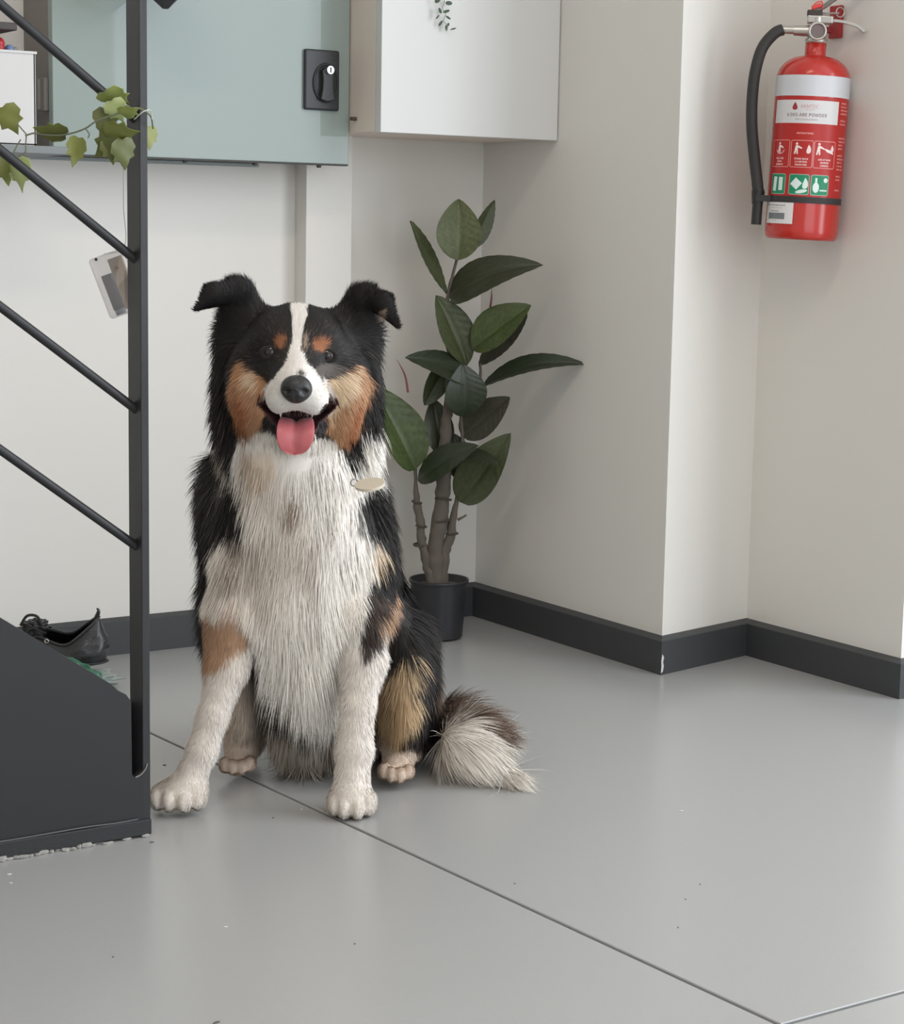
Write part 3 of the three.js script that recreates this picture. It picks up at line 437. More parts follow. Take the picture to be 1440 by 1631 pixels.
  const vein = (() => { const S = 256, d = new Uint8Array(S * S * 4); for (let y = 0; y < S; y++) for (let x = 0; x < S; x++) { const s = x / S, u = Math.abs(y / S * 2 - 1), v = Math.pow(0.5 + 0.5 * Math.cos((s * 13 - u * 2.2) * 6.28), 10), rib = Math.exp(-u * u * 500), n = noise3(x * 0.08, y * 0.08, 3) * 0.08, k = 0.86 + 0.12 * rib + 0.05 * v + n, i = (y * S + x) * 4; d[i] = d[i + 1] = d[i + 2] = clamp(k * 235, 0, 255); d[i + 3] = 255; } const tx = new THREE.DataTexture(d, S, S); tx.magFilter = THREE.LinearFilter; tx.colorSpace = THREE.SRGBColorSpace; tx.needsUpdate = true; return tx; })();
  const lm = (r, g, b, ro = 0.42) => mat(srgb(r, g, b), ro, { map: vein });
  const fresh = lm(104, 112, 66), mid = lm(86, 95, 58), dark = lm(70, 74, 52), deep = lm(60, 70, 50, 0.36), green = lm(92, 107, 60), brown = lm(64, 62, 44);
  leaf(L(729, 415, -0.01), L(731, 316, 0.005), 0.044, [0.1, 0.25, 1], 0.006, 0.25, fresh, -0.006, 0.78);
  leaf(L(712, 468, 0), L(664, 348, -0.02), 0.030, [0.9, 0.3, 0.42], -0.012, 0.3, mid, -0.014, 1.0);
  leaf(L(752, 395, 0.02), L(786, 318, 0.03), 0.020, [0.6, 0.4, 0.6], 0.0, 0.35, mid, 0.004, 0.75);
  leaf(L(716, 474, -0.01), L(856, 411, -0.065), 0.046, [-0.25, 0.72, 0.75], 0.014, 0.15, dark, -0.022, 0.62);
  leaf(L(744, 582, 0), L(698, 470, -0.02), 0.038, [0.35, 0.25, 0.9], 0.004, 0.4, mid, -0.01, 0.95);
  leaf(L(752, 556, -0.02), L(846, 486, -0.05), 0.042, [-0.35, 0.45, 0.85], 0.006, 0.3, green, 0.0, 0.78);
  leaf(L(763, 582, 0.0), L(840, 500, -0.03), 0.026, [0.25, -0.6, 0.6], -0.004, 0.2, brown, 0.0, 0.9);
  leaf(L(768, 616, -0.01), L(931, 575, -0.055), 0.030, [-0.15, 0.85, 0.52], 0.018, 0.3, deep, -0.008, 0.85);
  leaf(L(758, 610, -0.015), L(648, 566, -0.07), 0.038, [0.1, 0.75, 0.6], 0.010, 0.1, deep, -0.006, 0.8);
  leaf(L(738, 664, -0.03), L(737, 580, -0.06), 0.042, [0.15, 0.6, 0.7], 0.012, 0.15, deep, -0.004, 0.95);
  leaf(L(676, 646, 0.0), L(724, 558, 0.02), 0.024, [0.4, 0.3, 0.8], 0.0, 0.3, mid, 0, 0.9);
  leaf(L(662, 748, -0.01), L(594, 612, -0.045), 0.052, [0.42, 0.35, 0.8], 0.006, 0.42, green, -0.008, 0.72);
  leaf(L(706, 728, 0.012), L(690, 634, 0.02), 0.030, [0.1, 0.2, 0.9], 0, 0.3, dark, 0, 0.9);
  leaf(L(735, 694, 0), L(811, 632, -0.02), 0.035, [-0.4, 0.1, 0.9], 0.0, 0.15, brown, -0.006, 0.72);
  leaf(L(733, 800, -0.005), L(812, 690, -0.035), 0.042, [-0.3, 0.05, 0.9], 0.004, 0.25, mid, -0.006, 0.7);
  leaf(L(666, 766, -0.02), L(757, 706, -0.07), 0.034, [-0.3, 0.6, 0.7], 0.008, 0.1, deep, -0.01, 0.8);
  leaf(L(712, 728, -0.02), L(796, 736, -0.085), 0.024, [0.2, 0.85, 0.5], 0.010, 0.1, deep, -0.006, 0.85);
  leaf(L(738, 770, 0.01), L(722, 690, 0.02), 0.030, [0.3, 0.1, 0.9], 0, 0.3, dark, 0, 0.9);
  const spike = mat(srgb(140, 78, 74), 0.5);
  mesh('bud', taperTube([L(781, 490), L(783, 474), L(783, 459)], [0.0022, 0.0016, 0.0003], 10, 6), spike, t).userData.label = 'thin reddish leaf bud';
  mesh('bud', taperTube([L(650, 625, -0.03), L(645, 598, -0.03), L(632, 572, -0.03)], [0.0022, 0.0018, 0.0003], 14, 6), spike, t).userData.label = 'thin reddish leaf bud';
}
// ---------------------------------------------------------------- shoe on a green plastic bag behind the stair plate
{
  const o = onY(102, 1096, 0), TS = o.dot(flatF);
  const bag = thing('plastic_bag', 'crumpled clear and green plastic bag on the floor under the black shoe', 'bag', [o.x, 0, o.z]);
  bag.rotation.y = -YAW;
  const bm = (c, tr) => mat(c, 0.3, { transmission: tr, thickness: 0 });
  function lump(w, h, d, n, amp) { const g = new THREE.SphereGeometry(1, 40, 28), p = g.attributes.position; for (let i = 0; i < p.count; i++) { const x = p.getX(i), y = p.getY(i), z = p.getZ(i), k = 1 + amp * (Math.abs(noise3(x * n + 5, y * n, z * n)) - 0.4) + amp * 0.5 * noise3(x * n * 2.3, y * n * 2.3 + 9, z * n * 2.3); p.setXYZ(i, x * k * w, Math.max(y * k, -0.75) * h, z * k * d); } g.computeVertexNormals(); return g; }
  mesh('clear_film', lump(0.085, 0.019, 0.06, 2.6, 0.3).translate(0.01, 0.0155, 0), bm(srgb(176, 186, 178), 0.45), bag);
  mesh('green_print', lump(0.055, 0.018, 0.011, 3, 0.4).rotateZ(-0.4).translate(0.026, 0.043, 0.056), bm(srgb(60, 112, 86), 0.1), bag);
  const sh = thing('shoe', 'black shiny leather shoe lying on the crumpled green plastic bag', 'shoe', [o.x, 0.0475, o.z]);
  sh.rotation.y = -YAW; sh.scale.setScalar(0.93);
  const leather = mat(srgb(34, 33, 34), 0.22, { bumpMap: noiseTex(128, 12, 3, 0, 1, 8, 8), bumpScale: 0.0012, clearcoat: 0.4, clearcoatRoughness: 0.2 }), lining = mat(srgb(44, 38, 36), 0.8);
  // upper: a shell lofted round the opening; local x to the right in the picture (heel right), z toward the camera
  const pos = [], idx = [], NR = 44, NH = 12, px2m = 1 / 930;
  const rim = (a) => { const x = Math.cos(a), z = Math.sin(a); const X = 0.004 + 0.060 * x, y = 0.058 + 0.024 * Math.pow(Math.max(0, x), 1.5) - 0.004 * Math.max(0, -x) - 0.013 * Math.exp(-Math.pow((x - 0.05) / 0.5, 2)) - 0.012 * Math.max(0, z); return v3(X, y, 0.026 * z); };
  const foot = (a) => v3(0.006 + 0.068 * Math.cos(a) - 0.014 * Math.max(0, -Math.cos(a)), 0, 0.038 * Math.sin(a));
  for (let i = 0; i < NR; i++) { const a = i / NR * Math.PI * 2, A = foot(a), B = rim(a); for (let j = 0; j <= NH; j++) { const s = j / NH, p = A.clone().lerp(B, s), bulge = 0.012 * Math.sin(Math.PI * Math.pow(s, 0.8)); p.x += Math.cos(a) * bulge * 0.9; p.z += Math.sin(a) * bulge; const cr = 0.0045 * noise3(p.x * 75, p.y * 110, p.z * 75) * Math.sin(Math.PI * s); p.z += cr; p.x += cr; pos.push(p.x, p.y, p.z); } }
  for (let i = 0; i < NR; i++) for (let j = 0; j < NH; j++) { const a = i * (NH + 1) + j, b = ((i + 1) % NR) * (NH + 1) + j; idx.push(a, a + 1, b, a + 1, b + 1, b); }
  const ug = new THREE.BufferGeometry(); ug.setAttribute('position', new THREE.Float32BufferAttribute(pos, 3)); ug.setIndex(idx); ug.computeVertexNormals(); ug.setAttribute('uv', new THREE.Float32BufferAttribute(pos.filter((_, i) => i % 3 < 2).map((q) => q * 10), 2));
  mesh('upper', ug, leather, sh);
  mesh('sole', lump(0.078, 0.008, 0.044, 1, 0.02).translate(0.003, 0.001, 0), mat(srgb(36, 36, 37), 0.6), sh);
  mesh('insole', new THREE.SphereGeometry(1, 24, 12).scale(0.058, 0.004, 0.028).translate(0.003, 0.012, 0), lining, sh);
  const rimPts = []; for (let i = 0; i < 40; i++) rimPts.push(rim(i / 40 * Math.PI * 2)); mesh('collar', new THREE.TubeGeometry(new THREE.CatmullRomCurve3(rimPts, true), 80, 0.0032, 8, true), leather, sh);
  mesh('pull_tab', taperTube([v3(0.058, 0.078, 0), v3(0.063, 0.088, 0.001), v3(0.064, 0.094, 0.001), v3(0.061, 0.098, 0.001)], [0.004, 0.004, 0.0035, 0.0015], 16, 8), leather, sh);
  mesh('tongue', lump(0.026, 0.017, 0.022, 2.6, 0.45).translate(-0.050, 0.060, 0), leather, sh);
  mesh('lace', merge([tube([v3(-0.075, 0.066, 0.012), v3(-0.062, 0.084, 0.012), v3(-0.046, 0.083, 0.010), v3(-0.036, 0.068, 0.014)], 0.0026, 24, 7), tube([v3(-0.07, 0.05, 0.03), v3(-0.05, 0.064, 0.026), v3(-0.03, 0.056, 0.03)], 0.0024, 20, 7), tube([v3(-0.06, 0.036, 0.036), v3(-0.045, 0.05, 0.034), v3(-0.022, 0.046, 0.034)], 0.0024, 20, 7)]), mat(srgb(36, 35, 34), 0.7), sh);
  mesh('eyelet', new THREE.TorusGeometry(0.0032, 0.0014, 6, 16).translate(-0.022, 0.044, 0.041), mat(srgb(190, 186, 180), 0.3, { metalness: 0.8 }), sh);
  mesh('aglet', tube([v3(-0.030, 0.022, 0.046), v3(-0.027, 0.030, 0.046), v3(-0.024, 0.036, 0.044)], 0.0026, 8, 8), mat(srgb(222, 200, 184), 0.4), sh).userData.label = 'pale copper lace tip';
}
// grit and paint flecks on the floor
{
  const list = { pale: [], dark: [] };
  for (const [x, y, s, k] of [[15, 1393, 9, 0], [17, 1407, 6, 0], [359, 1477, 8, 0], [843, 1026, 4, 0], [1085, 1292, 10, 0], [820, 1408, 3, 1], [1115, 1409, 3, 1], [1092, 1433, 3, 1], [1080, 1478, 3, 1], [262, 1219, 8, 1], [242, 1342, 9, 1], [435, 1303, 4, 1], [180, 1525, 4, 1], [565, 1504, 3, 1], [345, 1629, 12, 1], [955, 1075, 3, 0], [480, 1290, 5, 0]]) {
    const p = onY(x, y, 0), g = new THREE.IcosahedronGeometry(1, 0).scale(s / 2 / 1250, 0.0008, s / 5 / 1250).rotateY(rr(-0.6, 0.2)).translate(p.x, 0.0006, p.z); list[k ? 'dark' : 'pale'].push(g);
  }
  for (const [k, c, l] of [['pale', srgb(206, 205, 200), 'small pale paint flecks scattered on the grey floor'], ['dark', srgb(92, 86, 80), 'tiny dark grit specks scattered on the grey floor']]) { const o = tag(mesh('floor_grit', merge(list[k]), mat(c, 0.9)), l, 'grit'); o.userData.kind = 'stuff'; }
}
// ---------------------------------------------------------------- the dog
{
  const T0 = 2.55, O = flatF.clone().multiplyScalar(T0).addScaledVector(flatR, -0.20); O.y = 0;
  const dog = thing('dog', 'black, white and tan long-haired sheepdog sitting with its tongue out', 'dog', [O.x, 0, O.z]); dog.rotation.y = -YAW;
  const minusF = flatF.clone().negate();
  const loc = (P) => { const q = P.clone().sub(O); return v3(q.dot(flatR), P.y, q.dot(minusF)); };
  const D = (px, py, w) => loc(atT(px, py, T0 - w));                 // a point of the dog seen at a pixel, w metres nearer than its front paws
  // ---- body: tapered bones and ellipsoids joined smoothly.  fur: hair length; dir: which way it lies
  const prims = [];
  const lifts = { ruffL: 0.36, ruffR: 0.36, earL: 0.28, earR: 0.28, tailA: 0.32, tailB: 0.12, cheek: 0.20, head: 0.24, leg: 0.30, paw: 0.30, down: 0.20 };
  const slim = (fur) => (fur > 0.025 ? Math.min(0.015, fur * 0.28) : 0);                    // the hair stands this far off the skin
  const cone = (a, ra, b, rb, k, fur, dir = 'down', ws = 1) => { const A = D(...a), B = D(...b), sl = slim(fur); ra -= Math.min(sl, ra * 0.4); rb -= Math.min(sl, rb * 0.4); prims.push({ t: 0, A, B, ra, rb, k, fur, dir, ws, c: A.clone().lerp(B, 0.5), R: A.distanceTo(B) / 2 + Math.max(ra, rb) }); };
  const ell = (a, r, k, fur, dir = 'down', tilt = 0) => { const A = D(...a), sl = slim(fur); r = r.map((q) => q - Math.min(sl, q * 0.4)); prims.push({ t: 1, A, r: v3(...r), k, fur, dir, c: A, R: Math.max(...r), ct: Math.cos(tilt), st: Math.sin(tilt) }); };
  // trunk
  cone([515, 800, -0.16], 0.092, [560, 1080, -0.30], 0.112, 0.03, 0.045);
  ell([562, 1098, -0.30], [0.108, 0.088, 0.10], 0.04, 0.045);
  ell([470, 880, -0.10], [0.112, 0.13, 0.105], 0.05, 0.06);
  ell([480, 1000, -0.10], [0.084, 0.100, 0.082], 0.05, 0.095);
  cone([484, 1070, -0.12], 0.066, [482, 1168, -0.17], 0.050, 0.04, 0.070);
  cone([473, 650, -0.055], 0.080, [478, 790, -0.085], 0.104, 0.04, 0.05);
  // black ruff behind the cheeks and the flank behind the left elbow
  ell([366, 575, -0.062], [0.020, 0.056, 0.034], 0.04, 0.036, 'ruffL');
  ell([586, 580, -0.062], [0.016, 0.056, 0.034], 0.04, 0.036, 'ruffR');
  ell([372, 668, -0.066], [0.028, 0.068, 0.043], 0.03, 0.046, 'ruffL');
  ell([577, 672, -0.066], [0.028, 0.068, 0.043], 0.03, 0.046, 'ruffR');
  ell([362, 955, -0.18], [0.040, 0.110, 0.07], 0.04, 0.045, 'ruffL');
  ell([350, 800, -0.10], [0.032, 0.075, 0.06], 0.04, 0.045, 'ruffL');
  // hind quarters
  ell([648, 1090, -0.215], [0.046, 0.108, 0.105], 0.06, 0.046);
  cone([640, 1190, -0.19], 0.026, [632, 1222, -0.135], 0.019, 0.015, 0.006, 'down');
  ell([398, 1105, -0.22], [0.036, 0.090, 0.09], 0.03, 0.03);
  cone([385, 1180, -0.2], 0.025, [380, 1213, -0.16], 0.019, 0.015, 0.006, 'down');
  for (const [x, y, w] of [[612, 1228, -0.118], [624, 1233, -0.110], [638, 1234, -0.110], [650, 1229, -0.118]]) ell([x, y, w], [0.0085, 0.011, 0.014], 0.0025, 0.005, 'paw');
  for (const [x, y, w] of [[359, 1218, -0.142], [371, 1221, -0.137], [385, 1221, -0.138], [398, 1216, -0.145]]) ell([x, y, w], [0.0085, 0.011, 0.013], 0.0025, 0.005, 'paw');
  // front left leg
  ell([380, 920, -0.085], [0.045, 0.090, 0.06], 0.04, 0.045);
  cone([374, 985, -0.06], 0.043, [362, 1056, -0.045], 0.0285, 0.03, 0.02);
  cone([362, 1056, -0.045], 0.0270, [340, 1140, -0.02], 0.0175, 0.012, 0.014, 'leg');
  cone([340, 1140, -0.02], 0.0175, [322, 1195, -0.004], 0.0175, 0.01, 0.012, 'leg');
  cone([322, 1195, -0.004], 0.0175, [298, 1254, 0.004], 0.0215, 0.01, 0.010, 'leg');
  ell([288, 1261, 0.012], [0.036, 0.0195, 0.028], 0.012, 0.007, 'paw', 0.1);
  for (const [x, y, w] of [[253, 1270, 0.016], [271, 1273, 0.026], [294, 1274, 0.028], [316, 1270, 0.017]]) ell([x, y, w], [0.0120, 0.0160, 0.023], 0.0025, 0.005, 'paw');
  // front right leg
  ell([585, 905, -0.105], [0.045, 0.090, 0.06], 0.04, 0.04);
  cone([572, 985, -0.06], 0.046, [578, 1048, -0.05], 0.032, 0.03, 0.032);
  cone([578, 1048, -0.05], 0.030, [570, 1120, -0.03], 0.0210, 0.012, 0.014, 'leg');
  cone([570, 1120, -0.03], 0.0210, [564, 1195, -0.012], 0.0215, 0.01, 0.012, 'leg');
  cone([564, 1195, -0.012], 0.0215, [560, 1258, 0.000], 0.0230, 0.01, 0.010, 'leg');
  ell([559, 1272, 0.010], [0.0285, 0.0205, 0.028], 0.012, 0.007, 'paw');
  for (const [x, y, w] of [[533, 1280, 0.014], [549, 1285, 0.025], [570, 1285, 0.025], [587, 1279, 0.014]]) ell([x, y, w], [0.0105, 0.0165, 0.022], 0.0025, 0.005, 'paw');
  // tail, curled round on the floor
  cone([650, 1160, -0.34], 0.030, [725, 1148, -0.275], 0.034, 0.02, 0.05, 'tailA');
  cone([725, 1148, -0.275], 0.034, [772, 1166, -0.225], 0.024, 0.02, 0.06, 'tailA');
  ell([744, 1202, -0.175], [0.052, 0.040, 0.040], 0.02, 0.065, 'tailB'); cone([750, 1205, -0.175], 0.026, [796, 1222, -0.150], 0.013, 0.02, 0.070, 'tailB');
  cone([755, 1158, -0.240], 0.028, [722, 1180, -0.205], 0.030, 0.02, 0.06, 'tailA');
  // head
  ell([473, 551, -0.020], [0.064, 0.054, 0.072], 0.03, 0.010, 'head');
  ell([438, 546, 0.014], [0.026, 0.024, 0.026], 0.02, 0.007, 'head');
  ell([511, 548, 0.014], [0.026, 0.024, 0.026], 0.02, 0.007, 'head');
  ell([411, 622, -0.012], [0.036, 0.058, 0.050], 0.03, 0.022, 'cheek', 0.12);
  ell([540, 626, -0.012], [0.036, 0.058, 0.050], 0.03, 0.022, 'cheek', -0.12);
  cone([473, 588, 0.028], 0.037, [473, 614, 0.088], 0.0285, 0.022, 0.006, 'head');
  ell([450, 632, 0.076], [0.0200, 0.0215, 0.029], 0.012, 0.005, 'head', -0.15);
  ell([497, 633, 0.076], [0.0200, 0.0215, 0.029], 0.012, 0.005, 'head', 0.15);
  const jawFrom = prims.length;
  cone([473, 674, -0.01], 0.036, [472, 690, 0.062], 0.0175, 0.02, 0.024, 'down');
  cone([432, 658, 0.008], 0.018, [459, 688, 0.066], 0.010, 0.012, 0.010, 'cheek');
  cone([516, 658, 0.008], 0.018, [487, 688, 0.066], 0.010, 0.012, 0.010, 'cheek');
  // ears: upright base, tip folding over
  cone([390, 526, -0.046], 0.029, [380, 472, -0.030], 0.022, 0.035, 0.017, 'earL', 1.8);
  cone([378, 466, -0.022], 0.0150, [342, 470, -0.006], 0.0125, 0.014, 0.012, 'earL', 1.7);
  cone([342, 470, -0.006], 0.0125, [312, 495, 0.002], 0.0025, 0.010, 0.007, 'earL', 1.6);
  cone([562, 528, -0.046], 0.029, [577, 482, -0.030], 0.022, 0.035, 0.017, 'earR', 1.8);
  cone([580, 477, -0.022], 0.0150, [608, 483, -0.008], 0.0125, 0.012, 0.012, 'earR', 1.7);
  cone([608, 483, -0.008], 0.0125, [633, 522, 0.000], 0.0030, 0.008, 0.007, 'earR', 1.6);
  const carve = [[[472, 675, 0.070], [0.0265, 0.0180, 0.046], 0], [[437, 657, 0.042], [0.0275, 0.0085, 0.034], -0.66], [[509, 657, 0.042], [0.0275, 0.0085, 0.034], 0.66]].map(([a, r, tilt]) => ({ A: D(...a), r: v3(...r), ct: Math.cos(tilt), st: Math.sin(tilt) }));
  const ellD = (x, y, z, r) => { const k0 = Math.hypot(x / r.x, y / r.y, z / r.z), k1 = Math.hypot(x / r.x / r.x, y / r.y / r.y, z / r.z / r.z); return k1 < 1e-9 ? -Math.min(r.x, r.y, r.z) : k0 * (k0 - 1) / k1; };
  const carveD = (c, x, y, z) => { const a = x - c.A.x, b = y - c.A.y; return ellD(a * c.ct + b * c.st, -a * c.st + b * c.ct, z - c.A.z, c.r); };
  function primD(p, x, y, z) {
    if (p.t) { let a = x - p.A.x, b = y - p.A.y; if (p.st) { const q = a * p.ct + b * p.st; b = -a * p.st + b * p.ct; a = q; } return ellD(a, b, z - p.A.z, p.r); }
    const ax = x - p.A.x, ay = y - p.A.y, bx = p.B.x - p.A.x, by = p.B.y - p.A.y, bz = p.B.z - p.A.z;
    let az = z - p.A.z; const h0 = clamp((ax * bx + ay * by + az * bz) / (bx * bx + by * by + bz * bz), 0, 1);
    return Math.hypot(ax - bx * h0, ay - by * h0, (az - bz * h0) * p.ws) - mix(p.ra, p.rb, h0);
  }
  function sdf(x, y, z) {
    let d = 1e3;
    for (const p of prims) {
      const far = Math.hypot(x - p.c.x, y - p.c.y, z - p.c.z) - p.R; if (far > Math.min(d, 0.2) + p.k) continue;
      const e = primD(p, x, y, z), h = Math.max(p.k - Math.abs(d - e), 0) / p.k; d = Math.min(d, e) - h * h * p.k * 0.25;
    }
    for (const c of carve) { const e = -carveD(c, x, y, z), k = 0.004, h = Math.max(k - Math.abs(d - e), 0) / k; d = Math.max(d, e) + h * h * k * 0.25; }
    return Math.max(d, 0.0015 - y);
  }
  const grad = (p, e = 0.002) => v3(sdf(p.x + e, p.y, p.z) - sdf(p.x - e, p.y, p.z), sdf(p.x, p.y + e, p.z) - sdf(p.x, p.y - e, p.z), sdf(p.x, p.y, p.z + e) - sdf(p.x, p.y, p.z - e)).normalize();
  // ---- surface nets on a sparse grid
  const H = 0.003, lo = v3(-0.30, -0.006, -0.46), n = [232, 256, 208], BL = 8;
  const nx = n[0] + 2, ny = n[1] + 2, field = new Float32Array(nx * ny * (n[2] + 2)).fill(NaN), key = (i, j, k) => i + nx * (j + ny * k);
  const blocks = [];
  for (let k = 0; k < n[2]; k += BL) for (let j = 0; j < n[1]; j += BL) for (let i = 0; i < n[0]; i += BL) {
    const d = sdf(lo.x + (i + BL / 2) * H, lo.y + (j + BL / 2) * H, lo.z + (k + BL / 2) * H);
    if (Math.abs(d) < BL * H * 1.35) blocks.push([i, j, k]);
  }
  const val = (i, j, k) => { const q = key(i, j, k); let d = field[q]; if (d !== d) { d = sdf(lo.x + i * H, lo.y + j * H, lo.z + k * H); field[q] = d; } return d; };
  const vid = new Int32Array(field.length).fill(-1), pos = [], idx = [];
  const corner = [[0, 0, 0], [1, 0, 0], [0, 1, 0], [1, 1, 0], [0, 0, 1], [1, 0, 1], [0, 1, 1], [1, 1, 1]], edges = [[0, 1], [0, 2], [0, 4], [1, 3], [1, 5], [2, 3], [2, 6], [3, 7], [4, 5], [4, 6], [5, 7], [6, 7]];
  const cells = [], v = new Float64Array(8);
  for (const [bi, bj, bk] of blocks) for (let k = bk; k < bk + BL; k++) for (let j = bj; j < bj + BL; j++) for (let i = bi; i < bi + BL; i++) {
    let s = 0; for (let c = 0; c < 8; c++) { v[c] = val(i + (c & 1), j + ((c >> 1) & 1), k + (c >> 2)); s += v[c] < 0; } if (!s || s === 8) continue;
    let x = 0, y = 0, z = 0, m = 0; for (const [a, b] of edges) if ((v[a] < 0) !== (v[b] < 0)) { const t = v[a] / (v[a] - v[b]); x += mix(corner[a][0], corner[b][0], t); y += mix(corner[a][1], corner[b][1], t); z += mix(corner[a][2], corner[b][2], t); m++; }
    vid[key(i, j, k)] = pos.length / 3; pos.push(lo.x + (i + x / m) * H, lo.y + (j + y / m) * H, lo.z + (k + z / m) * H); cells.push([i, j, k]);
  }
  const quad = (a, b, c, d, flip) => { if (a < 0 || b < 0 || c < 0 || d < 0) return; flip ? idx.push(a, b, c, a, c, d) : idx.push(a, c, b, a, d, c); };
  for (const [i, j, k] of cells) {
    const v0 = val(i, j, k) < 0, g = (a, b, c) => vid[key(a, b, c)];
    if (v0 !== (val(i + 1, j, k) < 0)) quad(g(i, j, k), g(i, j - 1, k), g(i, j - 1, k - 1), g(i, j, k - 1), v0);
    if (v0 !== (val(i, j + 1, k) < 0)) quad(g(i, j, k), g(i, j, k - 1), g(i - 1, j, k - 1), g(i - 1, j, k), v0);
    if (v0 !== (val(i, j, k + 1) < 0)) quad(g(i, j, k), g(i - 1, j, k), g(i - 1, j - 1, k), g(i, j - 1, k), v0);
  }
  // ---- coat pattern: patches of dye on the animal itself, given as outlines on its front at a depth
  const lin = (r, g, b) => { const c = srgb(r, g, b); return [c.r, c.g, c.b]; };
  const C = { tanleg: lin(190, 152, 122), black: lin(42, 39, 38), brownblack: lin(66, 54, 48), white: lin(249, 242, 232), cream: lin(234, 217, 198), warm: lin(236, 225, 212), legwhite: lin(242, 233, 223), brow: lin(150, 98, 68), facewhite: lin(240, 234, 227), tailbrown: lin(124, 104, 91), tan: lin(188, 142, 106), rust: lin(170, 112, 78), pale: lin(224, 198, 166), sand: lin(208, 178, 140), grey: lin(192, 180, 166), greyeye: lin(96, 88, 82), mouth: lin(74, 44, 44), lip: lin(40, 34, 34), smoke: lin(158, 138, 122), paw: lin(226, 205, 186) };
  const patches = [];
  const poly = (c, w, pts, wmin = -1, wmax = 1, soft = 1) => { const P = pts.map(([x, y]) => { const q = D(x, y, w); return [q.x, q.y]; }); let x0 = 9, x1 = -9, y0 = 9, y1 = -9; for (const [x, y] of P) { x0 = Math.min(x0, x); x1 = Math.max(x1, x); y0 = Math.min(y0, y); y1 = Math.max(y1, y); } patches.push({ c: C[c], P, wmin, wmax, box: [x0 - 0.02, x1 + 0.02, y0 - 0.02, y1 + 0.02], soft }); };
  const oval = (c, w, x, y, rx, ry, wmin = -1, wmax = 1, soft = 0.5) => poly(c, w, Array.from({ length: 18 }, (_, i) => [x + rx * Math.cos(i / 9 * Math.PI), y + ry * Math.sin(i / 9 * Math.PI)]), wmin, wmax, soft);
  // chest, neck and legs
  poly('white', -0.05, [[400, 680], [378, 712], [368, 745], [372, 775], [390, 805], [398, 832], [392, 858], [350, 868], [328, 888], [324, 980], [345, 1000], [392, 1000], [405, 1040], [420, 1085], [448, 1130], [498, 1166], [536, 1130], [546, 1090], [548, 1060], [575, 1058], [576, 1030], [572, 1000], [580, 970], [592, 935], [606, 908], [604, 884], [586, 868], [572, 848], [566, 800], [582, 790], [614, 788], [620, 750], [606, 700], [592, 702], [575, 740], [556, 760], [548, 735], [540, 700], [500, 680]], -0.15)
  poly('grey', -0.08, [[338, 712], [352, 706], [368, 760], [378, 800], [362, 790], [346, 755]], -0.15, 1, 1.6);
  poly('cream', -0.04, [[400, 715], [385, 735], [400, 780], [430, 790], [450, 760], [440, 720]], -0.2, 1, 2.5);
  poly('warm', -0.02, [[340, 885], [330, 960], [350, 990], [400, 990], [450, 960], [470, 900], [440, 840], [400, 860]], -0.2, 1, 3);
  oval('smoke', -0.02, 390, 905, 30, 45, -0.2, 1, 4); oval('warm', -0.02, 395, 905, 24, 38, -0.2, 1, 4);
  poly('warm', -0.02, [[425, 790], [450, 860], [470, 930], [500, 930], [510, 860], [490, 800]], -0.2, 1, 3);
  oval('smoke', -0.02, 470, 815, 6, 22, -0.2, 1, 2.5);
  poly('legwhite', 0, [[225, 1060], [318, 1075], [350, 1052], [380, 1030], [398, 1040], [396, 1100], [380, 1180], [345, 1310], [225, 1310]], -0.11);
  poly('legwhite', -0.02, [[534, 1032], [578, 1036], [612, 1004], [642, 984], [634, 1040], [616, 1090], [614, 1160], [606, 1320], [510, 1320], [528, 1180]], -0.11);
  poly('cream', -0.14, [[352, 1085], [405, 1090], [420, 1160], [440, 1225], [345, 1240]], -0.3, -0.10, 2);
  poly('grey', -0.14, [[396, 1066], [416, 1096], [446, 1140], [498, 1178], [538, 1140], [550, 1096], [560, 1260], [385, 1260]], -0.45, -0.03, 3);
  poly('tanleg', -0.05, [[322, 988], [352, 976], [388, 984], [398, 1008], [376, 1040], [350, 1056], [318, 1080]], -0.12, 1, 3);
  poly('brownblack', -0.06, [[582, 962], [604, 958], [614, 984], [604, 1030], [584, 1042], [573, 1012]], -0.2, 1, 1.5);
  poly('tanleg', -0.08, [[600, 990], [632, 962], [650, 974], [640, 996], [612, 1014]], -0.2, 1, 2.5);
  oval('pale', -0.08, 598, 897, 9, 24, -0.2, 1, 3);
  poly('sand', -0.16, [[606, 1112], [624, 1078], [648, 1060], [661, 1084], [660, 1130], [650, 1166], [640, 1200], [604, 1205]], -0.3, -0.105, 3);
  poly('paw', -0.13, [[595, 1188], [662, 1194], [670, 1260], [590, 1260]], -0.24, -0.09);
  poly('paw', -0.15, [[340, 1186], [412, 1186], [412, 1260], [340, 1260]], -0.24, -0.115);
  // tail
  poly('tailbrown', -0.25, [[690, 1080], [900, 1080], [900, 1215], [690, 1215]], -0.42, -0.17);
  poly('smoke', -0.26, [[690, 1080], [740, 1076], [800, 1090], [860, 1140], [820, 1146], [750, 1126], [700, 1130]], -0.42, -0.17, 2.5);
  poly('white', -0.165, [[695, 1160], [750, 1160], [800, 1190], [880, 1225], [880, 1270], [690, 1270]], -0.21, -0.08);
  // face
  poly('tan', 0.0, [[372, 602], [390, 572], [410, 590], [432, 608], [440, 640], [424, 654], [420, 678], [404, 692], [384, 716], [366, 694], [358, 648]], -0.045, 1, 1);
  poly('tan', 0.0, [[592, 612], [566, 584], [546, 588], [525, 600], [508, 630], [524, 652], [526, 684], [534, 704], [550, 730], [574, 706], [588, 655]], -0.045, 1, 1);
